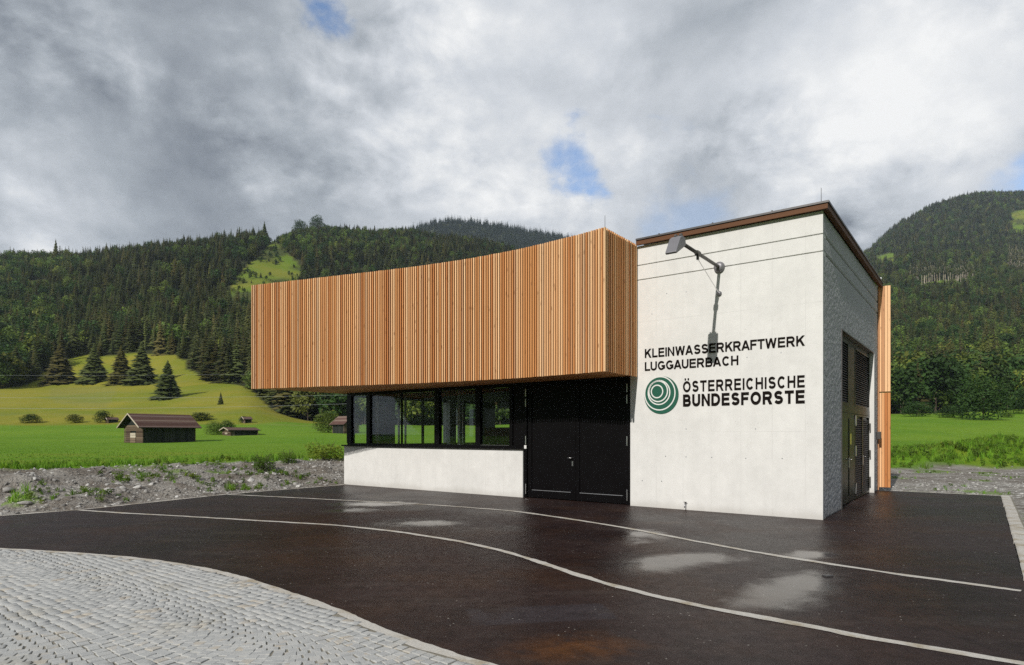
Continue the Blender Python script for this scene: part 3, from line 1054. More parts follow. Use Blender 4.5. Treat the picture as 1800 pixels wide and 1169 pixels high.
# front concrete wall, three courses parted by two recessed grooves
for (z0, z1) in ((0.0, 5.155), (5.180, 5.490), (5.515, 5.94)):
    bpart('concrete_wall', M_conc, (0.0, 4.05, 0.0, 0.026, z0, z1))
bpart('wall_core', M_conc, (0.012, 4.04, 0.0262, 0.32, 0.0, 5.938))
# right wall: rough below, smooth bands above, door opening
U0, U1, ZD = 2.02, 7.02, 3.92
rw = MB()
bb(rw, 0.022, 0.30, 0.0265, U0, 0.0, 5.155)
bb(rw, 0.022, 0.30, U1, 8.0, 0.0, 5.155)
bb(rw, 0.022, 0.30, U0 + .0005, U1 - .0005, ZD, 5.155)
side = obj('rough_concrete_wall', rw, M_conc2, BLD)


def scabbled(u0, u1, z0, z1, amp):
    """pointed concrete: a face of real, uneven chisel relief, closed back to the wall at its rim"""
    nu, nz = max(3, int((u1 - u0) / 0.026)), max(3, int((z1 - z0) / 0.021))
    U_, Z_ = np.meshgrid(np.linspace(u0, u1, nu), np.linspace(z0, z1, nz))
    q = 0.50 * vnoise(U_ * 11.0 + 3, Z_ * 21.0, 101) + 0.55 * np.random.default_rng(int(u0 * 100 + z0 * 7)).random(U_.shape) + 0.2 * vnoise(U_ * 3.1, Z_ * 5.0, 103)
    S_ = amp * (1.0 - q / 1.25)
    rim = (U_ <= u0 + 1e-6) | (U_ >= u1 - 1e-6) | (Z_ <= z0 + 1e-6) | (Z_ >= z1 - 1e-6)
    S_ = np.where(rim, 0.023, S_)
    o_ = obj('scabbled_face', np_mesh('scabbled_face', np.stack([-S_, U_, Z_], -1).reshape(-1, 3), quads(nz, nu)), M_conc2, side)
    return o_


scabbled(0.028, U0 - 0.012, 0.0, 5.155, 0.020)
scabbled(U1 + 0.03, 7.995, 0.0, 5.155, 0.020)
scabbled(U0 - 0.012, U1 + 0.03, ZD + 0.012, 5.155, 0.020)
for (z0, z1) in ((5.180, 5.490), (5.515, 5.94)):
    bpart('concrete_band', M_conc2, (0.022, 0.30, 0.0265, 8.0, z0, z1))
    scabbled(0.028, 7.995, z0, z1, 0.012)
bpart('band_core', M_conc2, (0.035, 0.29, 0.33, 7.99, 5.10, 5.938))
# tie holes left by the formwork
for (x, y) in ((1206, 754), (1328, 754), (1170, 802), (1206, 803), (1251, 804), (1311, 805.5), (1375, 806), (1129, 845), (1163, 846), (1313, 628), (1373, 620), (1146, 552), (1206, 513), (1172, 516)):
    r_ = (x - 900) / FPX
    s = (C0[0] - r_ * C0[1]) / (r_ * ST + CT)
    Yd = C0[1] + s * ST
    z = EYE + (HOR - y) * Yd / FPX
    o = obj('tie_hole', MB().prism([(0.013 * math.cos(t), 0.013 * math.sin(t)) for t in np.linspace(0, 2 * math.pi, 9)[:-1]], 'y', -0.0015, 0.004), M_galv, BLD)
    o.location = (-s, 0, z)
# low wall below the windows
bpart('parapet_wall', M_conc, (7.12, 14.36, 0.02, 0.30, 0.0, 1.255))
# roof edge: larch fascia under a grey sheet-metal cap
bpart('roof_fascia', M_trim, (-0.10, 3.86, -0.10, -0.055, 5.942, 6.045), (-0.10, -0.055, -0.0549, 8.05, 5.942, 6.045))
bpart('fascia_soffit', M_trim, (-0.054, 3.86, -0.0548, -0.001, 5.955, 6.04), (-0.054, -0.001, 0.0, 8.04, 5.955, 6.04))
bpart('roof_cap', M_cap, (-0.125, 3.86, -0.125, 8.08, 6.047, 6.085))
bpart('roof_deck', M_roofm, (0.3, 14.3, 0.33, 7.9, 5.88, 5.94))
for s in (0.9, 2.1, 3.3):
    bpart('cap_clip', M_darkm, (s, s + 0.025, -0.09, -0.06, 6.085, 6.115))
bpart('cap_clip', M_white, (-0.10, -0.06, 7.75, 7.80, 6.085, 6.19))
# rear and upper enclosure
up = [(-x, -(y - 0.075)) for x, y in zip(ss[::12], tt[::12])]
up = up[:1] + up[1:] + [(-14.55, -curve_t(14.55) + 0.075)] + [(-14.55, 8.0), (-4.06, 8.0), (-4.06, 0.33), (-3.91, 0.03)]
up[0] = (-3.91, -curve_t(3.87) + 0.075)
body = obj('upper_storey', MB().prism(up, 'z', 3.012, 5.90), M_membrane, BLD)
bpart('rear_wall', M_plaster, (0.31, 7.2, 7.75, 7.99, 0, 3.0))

# slats
SW = 0.0405
slat_me = MB().prism([(-SW / 2, 0.0), (-SW / 2 + 0.004, -0.042), (SW / 2 - 0.004, -0.042), (SW / 2, 0.0)], 'z', 0.0, ZT - ZB + 0.03).mesh('slat')
fix_normals(slat_me)
slat_me.materials.append(M_slat)
screen = obj('slat_screen', MB().prism([(-x, -(y - 0.045)) for x, y in zip(ss[::12], tt[::12])] + [(-x, -(y - 0.07)) for x, y in zip(ss[::12][::-1], tt[::12][::-1])], 'z', ZB + 0.03, ZT - 0.05), M_membrane, BLD)
n_sl = int(arc[-1] / 0.0665)
for i in range(n_sl + 1):
    a_ = arc[-1] * i / n_sl
    s = float(np.interp(a_, arc, ss))
    t = curve_t(s)
    ds = 0.02
    tang = math.atan2(curve_t(min(s + ds, 14.55)) - curve_t(max(s - ds, 3.87)), min(s + ds, 14.55) - max(s - ds, 3.87))
    o = obj('slat', slat_me, None, screen)
    o.location = (-s, -(t - 0.042), ZB - 0.03 + random.uniform(-0.004, 0.004))
    o.rotation_euler = (0, 0, tang)
ret = obj('slat_return', MB().box(-3.915, -3.905, -(curve_t(3.87) - 0.08), 0.0, ZB + 0.03, ZT - 0.05), M_membrane, BLD)
for i in range(18):
    t = curve_t(3.87) - 0.055 - i * 0.0858
    o = obj('slat', slat_me, None, ret)
    o.location = (-3.902, -t, ZB - 0.03 + random.uniform(-0.004, 0.004))
    o.rotation_euler = (0, 0, R(90))
bpart('end_cladding', M_slat, (14.56, 14.60, -curve_t(14.5) + 0.08, 8.0, ZB, ZT - 0.02))
bpart('rear_cladding', M_slat, (0.0, 14.6, 8.06, 8.10, 2.9, ZT - 0.02))
# soffit boards following the curve
sof = obj('soffit', MB().prism([(-x, -(y - 0.10)) for x, y in zip(ss[::20], tt[::20])] + [(-14.5, 0.0), (-3.93, 0.0)], 'z', 3.0, 3.010), M_membrane, BLD)
NB = 15
for k in range(NB):
    cuts = [3.93, 3.93 + rng.uniform(2.2, 4.6), 3.93 + rng.uniform(5.6, 8.2), 14.5]
    for a_, b_ in zip(cuts[:-1], cuts[1:]):
        sq = np.linspace(a_ + 0.002, b_ - 0.002, 10)
        f0, f1 = k / NB, (k + 1) / NB
        lo = [(-q, -((curve_t(q) - 0.10) * f0 + 0.004)) for q in sq]
        hi = [(-q, -((curve_t(q) - 0.10) * f1 - 0.004)) for q in sq]
        obj('soffit_board', MB().prism(lo + hi[::-1], 'z', 2.985, 2.9995), M_plank, sof)
# fin of boards closing the rear cladding, in two lifts
for (z0, z1) in ((0.09, 2.86), (2.885, 5.98)):
    fin = bpart('corner_fin', M_trim, (-0.30, 0.0, 8.02, 8.058, z0, z1))
    for j, (a_, b_) in enumerate(((-0.075, -0.005), (-0.150, -0.082), (-0.225, -0.157), (-0.300, -0.232))):
        bpart('fin_board', M_slat, (a_, b_, 7.985 + 0.012 * (j % 2) + (0.004 if z0 > 1 else 0), 8.0195, z0 + 0.005, z1 - 0.004), parent=fin, bevel=0.003)
bpart('fin_edge_board', M_plank, (-0.028, -0.001, 7.82, 7.98, 0.02, 5.93))
bpart('wall_socket', M_darkm, (-0.10, -0.001, 7.60, 7.72, 1.50, 1.72), bevel=0.01)

# windows
wf = bpart('window_sill', M_black, (7.10, 14.42, -0.05, 0.16, 1.256, 1.30))
ZW0, ZW1 = 1.30, 2.985
win = bpart('window_frame', M_black, (7.12, 14.28, 0.085, 0.18, ZW0 + 0.001, ZW0 + 0.055), (7.12, 14.28, 0.085, 0.18, ZW1 - 0.09, ZW1))
for (a_, b_) in ((14.08, 14.30), (13.16, 13.33), (10.15, 10.34), (8.61, 8.78), (7.50, 7.60)):
    bpart('mullion', M_black, (a_, b_, 0.075, 0.20, ZW0 + 0.056, ZW1 - 0.091), parent=win)
bpart('mullion', M_black, (11.735, 11.765, 0.10, 0.16, ZW0 + 0.056, ZW1 - 0.091), parent=win)
bpart('window_seal', M_steel, (7.62, 8.60, 0.082, 0.0845, ZW0 + 0.045, ZW0 + 0.053), parent=win)
for (a_, b_) in ((13.34, 14.07), (11.77, 13.15), (10.35, 11.73), (8.79, 10.14), (7.61, 8.60)):
    bpart('pane', M_glass, (a_, b_, 0.128, 0.134, ZW0 + 0.056, ZW1 - 0.091), parent=win)
bpart('blind_panel', M_black, (7.125, 7.495, 0.11, 0.15, ZW0 + 0.056, ZW1 - 0.091), parent=win)
# end glazing, rear glazing and the room behind
ew = bpart('end_wall', M_conc, (14.02, 14.355, 0.301, 7.95, 0.0, 1.255))
ewf = bpart('end_window_frame', M_black, (14.10, 14.22, 0.20, 7.7, 1.256, 1.31), (14.10, 14.22, 0.20, 7.7, 2.86, 2.985))
for (a_, b_) in ((0.20, 0.26), (0.98, 1.10), (3.42, 3.47), (5.50, 5.78), (6.55, 7.7)):
    bpart('mullion', M_black, (14.11, 14.21, a_, b_, 1.311, 2.859), parent=ewf)
for (a_, b_) in ((0.27, 0.97), (1.90, 3.41), (3.48, 4.68), (5.08, 5.49), (5.79, 6.54)):
    bpart('pane', M_glass, (14.155, 14.161, a_, b_, 1.311, 2.859), parent=ewf)
bpart('pier', M_plaster, (13.95, 14.30, 1.12, 1.88, 1.256, 2.984))
bpart('pier', M_plaster, (13.95, 14.30, 4.70, 5.06, 1.256, 2.984))
bpart('rear_room_wall', M_plaster, (7.2, 14.0, 7.70, 7.95, 0.0, 1.30), (7.2, 14.0, 7.70, 7.95, 2.75, 3.0), (12.25, 12.55, 7.7, 7.95, 1.301, 2.749), (13.0, 13.35, 7.7, 7.95, 1.301, 2.749), (7.2, 11.7, 7.7, 7.95, 1.301, 2.749))
bpart('room_floor', M_floor, (4.1, 14.0, 0.31, 7.69, 0.0, 0.03))
bpart('room_partition', M_plaster, (7.25, 7.40, 0.31, 7.69, 0.031, 3.0))
for (s, u, r_) in ((12.55, 0.75, 0.035), (12.42, 0.78, 0.02), (12.30, 0.80, 0.035), (9.93, 0.70, 0.05), (9.80, 0.72, 0.025)):
    obj('standpipe', MB().tube([(-s, u, 0.03), (-s, u, 3.0)], r_, 10), M_pipe, BLD, smooth=True)
mach = bpart('turbine_cabinet', M_brownm, (7.9, 10.45, 2.5, 4.4, 0.031, 1.86), (8.0, 8.9, 2.6, 4.3, 1.861, 2.05), bevel=0.02)
for i in range(4):
    bpart('cabinet_panel', M_brownm, (7.98 + i * 0.62, 8.54 + i * 0.62, 2.47, 2.499, 0.2, 1.75), parent=mach, bevel=0.006)

# black double door in the front
fd = bpart('front_door', M_black, (7.03, 7.118, 0.06, 0.24, 0.0, 2.984), (4.055, 4.17, 0.06, 0.24, 0.0, 2.984), (4.171, 7.029, 0.06, 0.24, 2.90, 2.984), bevel=0.004)
for (a_, b_) in ((5.60, 7.02), (4.18, 5.59)):
    bpart('door_leaf', M_black, (a_, b_, 0.125, 0.185, 0.02, 2.895), parent=fd)
    bpart('leaf_stile', M_black, (a_ + 0.001, a_ + 0.12, 0.10, 0.1249, 0.021, 2.894), (b_ - 0.12, b_ - 0.001, 0.10, 0.1249, 0.021, 2.894), parent=fd, bevel=0.003)
    bpart('leaf_rail', M_black, (a_ + 0.121, b_ - 0.121, 0.10, 0.1249, 0.021, 0.20), (a_ + 0.121, b_ - 0.121, 0.10, 0.1249, 2.74, 2.894), parent=fd, bevel=0.003)
    bpart('glazing_bead', M_galv, (a_ + 0.121, b_ - 0.121, 0.112, 0.1248, 0.2005, 0.212), parent=fd)
bpart('meeting_stile', M_black, (5.575, 5.615, 0.092, 0.0995, 0.02, 2.89), parent=fd)
for s in (7.045, 4.155):
    for (z0, z1) in ((0.10, 0.36), (1.38, 1.60), (2.36, 2.56), (2.62, 2.82)):
        obj('hinge', MB().tube([(-s, 0.045, z0), (-s, 0.045, z1)], 0.016, 8), M_steel, fd)
bpart('call_button', M_white, (7.02, 7.09, 0.035, 0.059, 1.27, 1.36), parent=fd, bevel=0.004)
hd = MB()
hd.tube([(-5.66, 0.10, 1.06), (-5.66, 0.045, 1.06), (-5.78, 0.04, 1.06)], 0.012, 8)
obj('door_handle', hd, M_steel, fd, smooth=True)
bpart('lock_plate', M_steel, (5.64, 5.68, 0.09, 0.0995, 0.86, 0.98), parent=fd)

# olive service doors in the right wall, recessed; louvres above
RS = 0.11
sd = bpart('service_door', M_olive, (RS, RS + 0.06, U0, U0 + 0.06, 0.0, ZD - 0.001), (RS, RS + 0.06, U1 - 0.06, U1, 0.0, ZD - 0.001), (RS, RS + 0.06, U0 + 0.061, U1 - 0.061, ZD - 0.09, ZD - 0.001),
           (RS - 0.01, RS + 0.06, U0 + 0.061, U1 - 0.061, 2.16, 2.33))
bpart('door_reveal_trim', M_cap, (-0.006, RS - 0.012, U0 - 0.012, U0 + 0.0, 0.0, ZD + 0.012), (-0.006, RS - 0.012, U0 + 0.0005, U1 - 0.0005, ZD - 0.004, ZD + 0.012))
bpart('reveal', M_conc, (-0.008, RS - 0.002, U1 - 0.004, U1 + 0.03, 0.0, ZD - 0.005))
bpart('fixed_panel', M_olive, (RS + 0.005, RS + 0.05, 3.55, 4.55, 2.331, ZD - 0.091), parent=sd)


def louvre(u0, u1, z0, z1, pitch=0.055, parent=sd):
    fr_ = bpart('louvre_frame', M_olive, (RS - 0.004, RS + 0.05, u0, u0 + 0.05, z0, z1), (RS - 0.004, RS + 0.05, u1 - 0.05, u1, z0, z1), (RS - 0.004, RS + 0.05, u0 + 0.051, u1 - 0.051, z0, z0 + 0.05), (RS - 0.004, RS + 0.05, u0 + 0.051, u1 - 0.051, z1 - 0.05, z1),
                (RS + 0.04, RS + 0.05, u0 + 0.051, u1 - 0.051, z0 + 0.051, z1 - 0.051), parent=parent)
    mb = MB()
    z = z0 + 0.055
    while z < z1 - 0.10:
        mb.add([(-(RS + 0.002), u0 + 0.052, z), (-(RS + 0.002), u1 - 0.052, z), (-(RS + 0.036), u1 - 0.052, z + 0.045), (-(RS + 0.036), u0 + 0.052, z + 0.045),
                (-(RS + 0.002), u0 + 0.052, z + 0.006), (-(RS + 0.002), u1 - 0.052, z + 0.006), (-(RS + 0.034), u1 - 0.052, z + 0.050), (-(RS + 0.034), u0 + 0.052, z + 0.050)],
               [(0, 1, 2, 3), (7, 6, 5, 4), (0, 4, 5, 1), (2, 6, 7, 3), (0, 3, 7, 4), (1, 5, 6, 2)])
        z += pitch
    o = obj('louvre_blades', mb, M_louvre, parent)
    tag(o, kind='stuff')


louvre(2.085, 3.54, 2.335, ZD - 0.095)
louvre(4.56, 6.955, 2.335, ZD - 0.095)
bpart('door_leaf', M_olive, (RS + 0.004, RS + 0.05, 2.085, 4.53, 0.02, 2.155), parent=sd)
for (a_, b_) in ((2.20, 3.42), (3.62, 4.42)):
    bpart('leaf_panel', M_olive, (RS - 0.012, RS + 0.0035, a_, b_, 0.18, 2.03), parent=sd, bevel=0.006)
bpart('door_leaf', M_louvre, (RS + 0.052, RS + 0.06, 4.56, 6.955, 0.02, 2.155), parent=sd)
louvre(4.56, 5.74, 0.02, 2.15)
louvre(5.76, 6.95, 0.02, 2.15)
for u in (4.545,):
    for (z0, z1) in ((0.16, 0.42), (1.10, 1.36), (1.86, 2.12)):
        bpart('hinge', M_steel, (RS - 0.028, RS - 0.014, u - 0.06, u + 0.06, z0, z1), parent=sd)
for (z0, z1) in ((0.2, 0.45), (1.0, 1.2), (1.75, 1.95)):
    bpart('hinge', M_darkm, (RS - 0.04, RS - 0.014, 6.90, 6.98, z0, z1), parent=sd)
for u in (3.52, 5.72):
    h = MB().tube([(-(RS - 0.01), u, 1.05), (-(RS - 0.075), u, 1.05), (-(RS - 0.08), u - 0.15, 1.05)], 0.013, 8)
    obj('door_handle', h, M_steel, sd, smooth=True)
    bpart('lock_plate', M_steel, (RS - 0.024, RS - 0.013, u - 0.025, u + 0.025, 0.84, 1.09), parent=sd)
bpart('warning_sticker', M_yellow, (RS - 0.0155, RS - 0.0125, 3.78, 3.92, 1.40, 1.66), parent=sd)

# lightning rods
for (s, u, z0, z1) in ((3.95, -1.40, 5.95, 6.28), (0.05, 0.1, 6.085, 6.42)):
    obj('lightning_rod', MB().tube([(-s, u, z0), (-s, u, z1)], 0.006, 6, 0.004), M_darkm, BLD)

# ------------------------------------------------------------------ lettering and emblem on the wall


def arc_pts(cx_, cy_, rx, ry, a0, a1, n=14):
    return [(cx_ + rx * math.cos(R(a0 + (a1 - a0) * i / n)), cy_ + ry * math.sin(R(a0 + (a1 - a0) * i / n))) for i in range(n + 1)]


GW = dict(K=.92, L=.74, E=.82, I=0, N=.88, W=1.30, A=1.0, S=.84, R=.92, F=.77, T=.84, U=.86, G=.98, B=.86, C=.92, H=.86, O=1.02, D=.92)


def glyph(ch, w):
    """strokes of a plain capital of height 1: ('p', polygon) or ('s', centre line, closed)"""
    base = 'O' if ch == 'Ö' else ch
    Wd = GW[base] or w
    h = w / 2
    wd = w * 1.13
    V = ('p', [(0, 0), (w, 0), (w, 1), (0, 1)])

    def bar(y, x0, x1):
        return ('p', [(x0, y - h * 0.92), (x1, y - h * 0.92), (x1, y + h * 0.92), (x0, y + h * 0.92)])
    if base == 'I':
        g = [V]
    elif base == 'L':
        g = [V, bar(h * .92, w, Wd)]
    elif base == 'E':
        g = [V, bar(h * .92, w, Wd), bar(.52, w, Wd * .93), bar(1 - h * .92, w, Wd * .98)]
    elif base == 'F':
        g = [V, bar(.50, w, Wd * .9), bar(1 - h * .92, w, Wd)]
    elif base == 'H':
        g = [V, ('p', [(Wd - w, 0), (Wd, 0), (Wd, 1), (Wd - w, 1)]), bar(.52, w, Wd - w)]
    elif base == 'T':
        g = [bar(1 - h * .92, 0, Wd), ('p', [(Wd / 2 - h, 0), (Wd / 2 + h, 0), (Wd / 2 + h, 1 - w * .92), (Wd / 2 - h, 1 - w * .92)])]
    elif base == 'N':
        g = [V, ('p', [(Wd - w, 0), (Wd, 0), (Wd, 1), (Wd - w, 1)]), ('p', [(w * .9, 1), (0, 1), (Wd - w * .9, 0), (Wd, 0)])]
    elif base == 'A':
        g = [('p', [(0, 0), (wd, 0), (Wd / 2 + wd * .5, 1), (Wd / 2 - wd * .5, 1)]), ('p', [(Wd, 0), (Wd / 2 + wd * .5, 1), (Wd / 2 - wd * .5, 1), (Wd - wd, 0)]), bar(.29, Wd * .24, Wd * .76)]
    elif base == 'W':
        b1, b2, t = Wd * .26, Wd * .74, Wd / 2
        g = []
        for (xt, xb) in ((wd * .5, b1), (t, b1), (t, b2), (Wd - wd * .5, b2)):
            g.append(('p', [(xb - wd * .48, 0), (xb + wd * .48, 0), (xt + wd * .48, 1), (xt - wd * .48, 1)]))
    elif base == 'K':
        g = [V, ('p', [(w, .30), (w, .60), (Wd - w * 1.38, 1), (Wd - .02, 1)]), ('p', [(Wd * .34, .55), (Wd * .34 + w * .75, .74), (Wd, 0), (Wd - w * 1.28, 0)])]
    elif base == 'O':
        g = [('s', arc_pts(Wd / 2, .5, Wd / 2 - h, .51 - h, 0, 360, 36)[:-1], True)]
        if ch == 'Ö':
            for x in (Wd * .30, Wd * .70):
                g.append(('p', [(x - h * .9, 1.09), (x + h * .9, 1.09), (x + h * .9, 1.09 + w * .9), (x - h * .9, 1.09 + w * .9)]))
    elif base == 'C':
        g = [('s', arc_pts(Wd / 2, .5, Wd / 2 - h, .51 - h, 42, 318, 28), False)]
    elif base == 'G':
        g = [('s', arc_pts(Wd / 2, .5, Wd / 2 - h, .51 - h, 42, 325, 28), False), ('p', [(Wd - w, .10), (Wd, .16), (Wd, .53), (Wd - w, .53)]), bar(.53 - h * .9, Wd * .52, Wd - w)]
    elif base == 'S':
        ry1, ry2 = (.50 - h) / 2, (.51 - h) / 2
        g = [('s', arc_pts(Wd / 2, .51 + ry1, Wd * .47 - h, ry1, 22, 270, 18) + arc_pts(Wd / 2, .51 - ry2, Wd / 2 - h, ry2, 90, -158, 18)[1:], False)]
    elif base == 'U':
        g = [('s', [(h, 1), (h, .36)] + arc_pts(Wd / 2, .36, Wd / 2 - h, .37 - h, 180, 360, 16)[1:] + [(Wd - h, 1)], False)]
    elif base == 'D':
        g = [V, ('s', [(w, 1 - h * .92), (Wd * .42, 1 - h * .92)] + arc_pts(Wd * .42, .5, Wd * .58 - h, .5 - h * .92, 90, -90, 18)[1:-1] + [(Wd * .42, h * .92), (w, h * .92)], False)]
    elif base in 'BR':
        m_ = .50 if base == 'B' else .47
        ry = (1 - h * .92 - m_) / 2
        xr = Wd * (.94 if base == 'B' else .96)
        g = [V, ('s', [(w, 1 - h * .92), (xr - ry * 1.1 - h, 1 - h * .92)] + arc_pts(xr - ry * 1.1 - h, m_ + ry, ry * 1.1, ry, 90, -90, 12)[1:-1] + [(xr - ry * 1.1 - h, m_), (w, m_)], False)]
        if base == 'B':
            ry = (m_ - h * .92) / 2
            g.append(('s', [(w, m_ - .004), (Wd - ry * 1.1 - h, m_ - .004)] + arc_pts(Wd - ry * 1.1 - h, h * .92 + ry, ry * 1.1, ry, 90, -90, 12)[1:-1] + [(Wd - ry * 1.1 - h, h * .92), (w, h * .92)], False))
        else:
            g.append(('p', [(Wd * .40, m_), (Wd * .40 + w * 1.25, m_), (Wd, 0), (Wd - w * 1.25, 0)]))
    return g, Wd


def glyph_mesh(ch, w, kx, kz, x0, z0):
    g, Wd = glyph(ch, w)
    mb = MB()

    def T(p):
        return (x0 + p[0] * kx, z0 + p[1] * kz)
    for st in g:
        if st[0] == 'p':
            mb.prism([T(p) for p in st[1]], 'y', -0.015, -0.001)
            continue
        c_, closed = np.array(st[1], float), st[2]
        n = len(c_)
        nx = np.roll(c_, -1, 0) - np.roll(c_, 1, 0)
        if not closed:
            nx[0], nx[-1] = c_[1] - c_[0], c_[-1] - c_[-2]
        nx /= np.linalg.norm(nx, axis=1)[:, None]
        nn = np.stack([-nx[:, 1], nx[:, 0]], -1) * w / 2
        L_, R_ = [T(p) for p in c_ + nn], [T(p) for p in c_ - nn]
        vs = [(p[0], y, p[1]) for y in (-0.015, -0.001) for ln in (L_, R_) for p in ln]
        fs = []
        for i in range(n if closed else n - 1):
            j = (i + 1) % n
            fs += [(i, j, n + j, n + i), (2 * n + i, 3 * n + i, 3 * n + j, 2 * n + j), (i, 2 * n + i, 2 * n + j, j), (n + i, n + j, 3 * n + j, 3 * n + i)]
        if not closed:
            fs += [(0, n, 3 * n, 2 * n), (n - 1, 3 * n - 1, 4 * n - 1, 2 * n - 1)]
        mb.add(vs, fs)
    return mb


def lettering(lines, label, z_base, s_left):
    root = thing('wall_lettering', label, 'sign', tuple(world_of(s_left, 0.0, z_base)), -TH)
    for (text, s0, s1, z0, z1, w, gap_) in lines:
        x, items = 0.0, []
        for i, ch in enumerate(text):
            items.append((ch, x))
            nxt = text[i + 1] if i + 1 < len(text) else ''
            x += glyph(ch, w)[1] + gap_ - (0.09 if ch + nxt in ('WA', 'AF', 'KR', 'FT', 'TW', 'GA', 'AU', 'RA', 'BA', 'LU') else 0.0) * (0.9 if gap_ < .2 else 1)
        total = x - gap_
        kx, kz = (s0 - s1) / total, z1 - z0
        for ch, off in items:
            o = obj('letter', glyph_mesh(ch, w, kx, kz, s_left - s0 + off * kx, z0 - z_base), M_letter, root)
            o['label'] = 'raised dark letter ' + ch
    return root


lettering([('KLEINWASSERKRAFTWERK', 3.684, 0.323, 3.378, 3.576, 0.195, 0.145), ('LUGGAUERBACH', 3.684, 1.598, 3.085, 3.28, 0.195, 0.145)],
          'dark raised lettering KLEINWASSERKRAFTWERK LUGGAUERBACH high on the white wall', 3.08, 3.684)
lettering([('ÖSTERREICHISCHE', 2.785, 0.323, 2.565, 2.80, 0.20, 0.22), ('BUNDESFORSTE', 2.785, 0.323, 2.252, 2.512, 0.235, 0.17)],
          'heavier dark lettering ÖSTERREICHISCHE BUNDESFORSTE beside the green emblem', 2.25, 2.785)
em = thing('round_emblem', 'round green emblem with white off-centre rings on the white wall', 'emblem', tuple(world_of(3.292, 0.0, 2.10)), -TH)
EC, EX, EZ = 0.42, 0.405, 0.42


def disc(cx_, cz_, r_, y0, y1, n=64):
    pts = []
    for t in np.linspace(0, 2 * math.pi, n + 1)[:-1]:
        x, z = cx_ + r_ * math.cos(t), cz_ + r_ * math.sin(t)
        pts.append((x * EX, EC + z * EZ))
    return MB().prism(pts, 'y', y0, y1)


obj('disc', disc(0, 0, 1.0, -0.012, -0.001), M_green, em)
for (cx_, cz_, r_) in ((-.24, .20, .335), (-.174, .205, .545), (-.13, .138, .635), (-.085, .095, .885)):
    n = 72
    mb = MB()
    vs, fs = [], []
    for i in range(n):
        t = 2 * math.pi * i / n
        for rr in (r_ - .031, r_ + .031):
            x, z = cx_ + rr * math.cos(t), cz_ + rr * math.sin(t)
            q = math.hypot(x, z)
            if q > 0.998:
                x, z = x / q * 0.998, z / q * 0.998
            for y in (-0.0125, -0.0145):
                vs.append((x * EX, y, EC + z * EZ))
    for i in range(n):
        a_, b_ = 4 * i, 4 * ((i + 1) % n)
        fs += [(a_ + 1, b_ + 1, b_ + 3, a_ + 3), (a_, a_ + 1, b_ + 1, b_), (a_ + 2, b_ + 2, b_ + 3, a_ + 3)]
    obj('ring', mb.add(vs, fs), M_white, em)

# ------------------------------------------------------------------ wall lamp and tap
LS, LZ = 1.99, 5.165
lamp = thing('wall_lamp', 'grey floodlight on a long tilted arm bolted to the white wall', 'lamp', tuple(world_of(LS, 0.0, LZ)), -TH)
prof = [(0.0, 0.115), (0.03, 0.115), (0.06, 0.105), (0.085, 0.08), (0.095, 0.05)]
mb = MB()
n = 20
vs = [(0.115 * 0 + r_ * math.cos(2 * math.pi * j / n), -y, r_ * math.sin(2 * math.pi * j / n)) for (y, r_) in prof for j in range(n)]
fs = [(i * n + j, i * n + (j + 1) % n, (i + 1) * n + (j + 1) % n, (i + 1) * n + j) for i in range(len(prof) - 1) for j in range(n)] + [tuple(range((len(prof) - 1) * n, len(prof) * n))]
obj('wall_plate', mb.add(vs, fs), M_greym, lamp, smooth=True)
obj('arm', MB().tube([(0, -0.05, 0.0), (0, -2.22, 0.01)], 0.034, 14), M_darkm, lamp, smooth=True)
mb = MB()
mb.tube([(0, -1.21, 0.005), (0, -1.32, 0.005)], 0.052, 14)
mb.box(-0.02, 0.02, -1.29, -1.24, -0.12, -0.04)
obj('clamp', mb, M_darkm, lamp)
obj('tie_rod', MB().tube([(0, -1.265, -0.10), (0, -0.07, -0.54)], 0.008, 8), M_steel, lamp)
vs = [(r_ * math.cos(2 * math.pi * j / n), -y, -0.553 + r_ * math.sin(2 * math.pi * j / n)) for (y, r_) in ((0.0, 0.05), (0.03, 0.05), (0.055, 0.035), (0.065, 0.015)) for j in range(n)]
fs = [(i * n + j, i * n + (j + 1) % n, (i + 1) * n + (j + 1) % n, (i + 1) * n + j) for i in range(3) for j in range(n)] + [tuple(range(3 * n, 4 * n))]
obj('tie_plate', MB().add(vs, fs), M_greym, lamp, smooth=True)
head = obj('lamp_head', MB().prism([(-2.16, 0.06), (-2.30, 0.075), (-2.40, 0.02), (-2.60, -0.28), (-2.565, -0.305), (-2.13, -0.06)], 'x', -0.105, 0.105), M_greym, lamp, bevel=0.012)
head['label'] = 'wedge-shaped grey lamp head'
obj('lamp_glass', MB().add([(-0.09, -2.54, -0.297), (0.09, -2.54, -0.297), (0.09, -2.16, -0.086), (-0.09, -2.16, -0.086)], [(0, 1, 2, 3)]), M_white, lamp)
mb = MB()
mb.tube([(-0.07, -2.24, 0.10), (-0.03, -2.24, 0.10)], 0.035, 10)
mb.tube([(0.03, -2.24, 0.10), (0.07, -2.24, 0.10)], 0.035, 10)
mb.box(-0.05, 0.05, -2.27, -2.21, 0.06, 0.10)
obj('swivel', mb, M_darkm, lamp)

tap = thing('water_tap', 'small brass-dark outdoor tap low on the white wall', 'tap', tuple(world_of(2.72, 0.0, 0.0)), -TH)
mb = MB()
mb.tube([(0, 0.0, 0.13), (0, -0.06, 0.13), (0, -0.085, 0.11), (0, -0.09, 0.05)], 0.011, 8)
obj('spout', mb, M_galv, tap, smooth=True)
mb = MB()
mb.tube([(0, -0.05, 0.13), (0, -0.05, 0.165)], 0.009, 8)
mb.tube([(-0.035, -0.05, 0.17), (0.035, -0.05, 0.17)], 0.008, 8)
mb.tube([(0, -0.085, 0.17), (0, -0.015, 0.17)], 0.008, 8)
obj('tap_wheel', mb, M_darkm, tap)

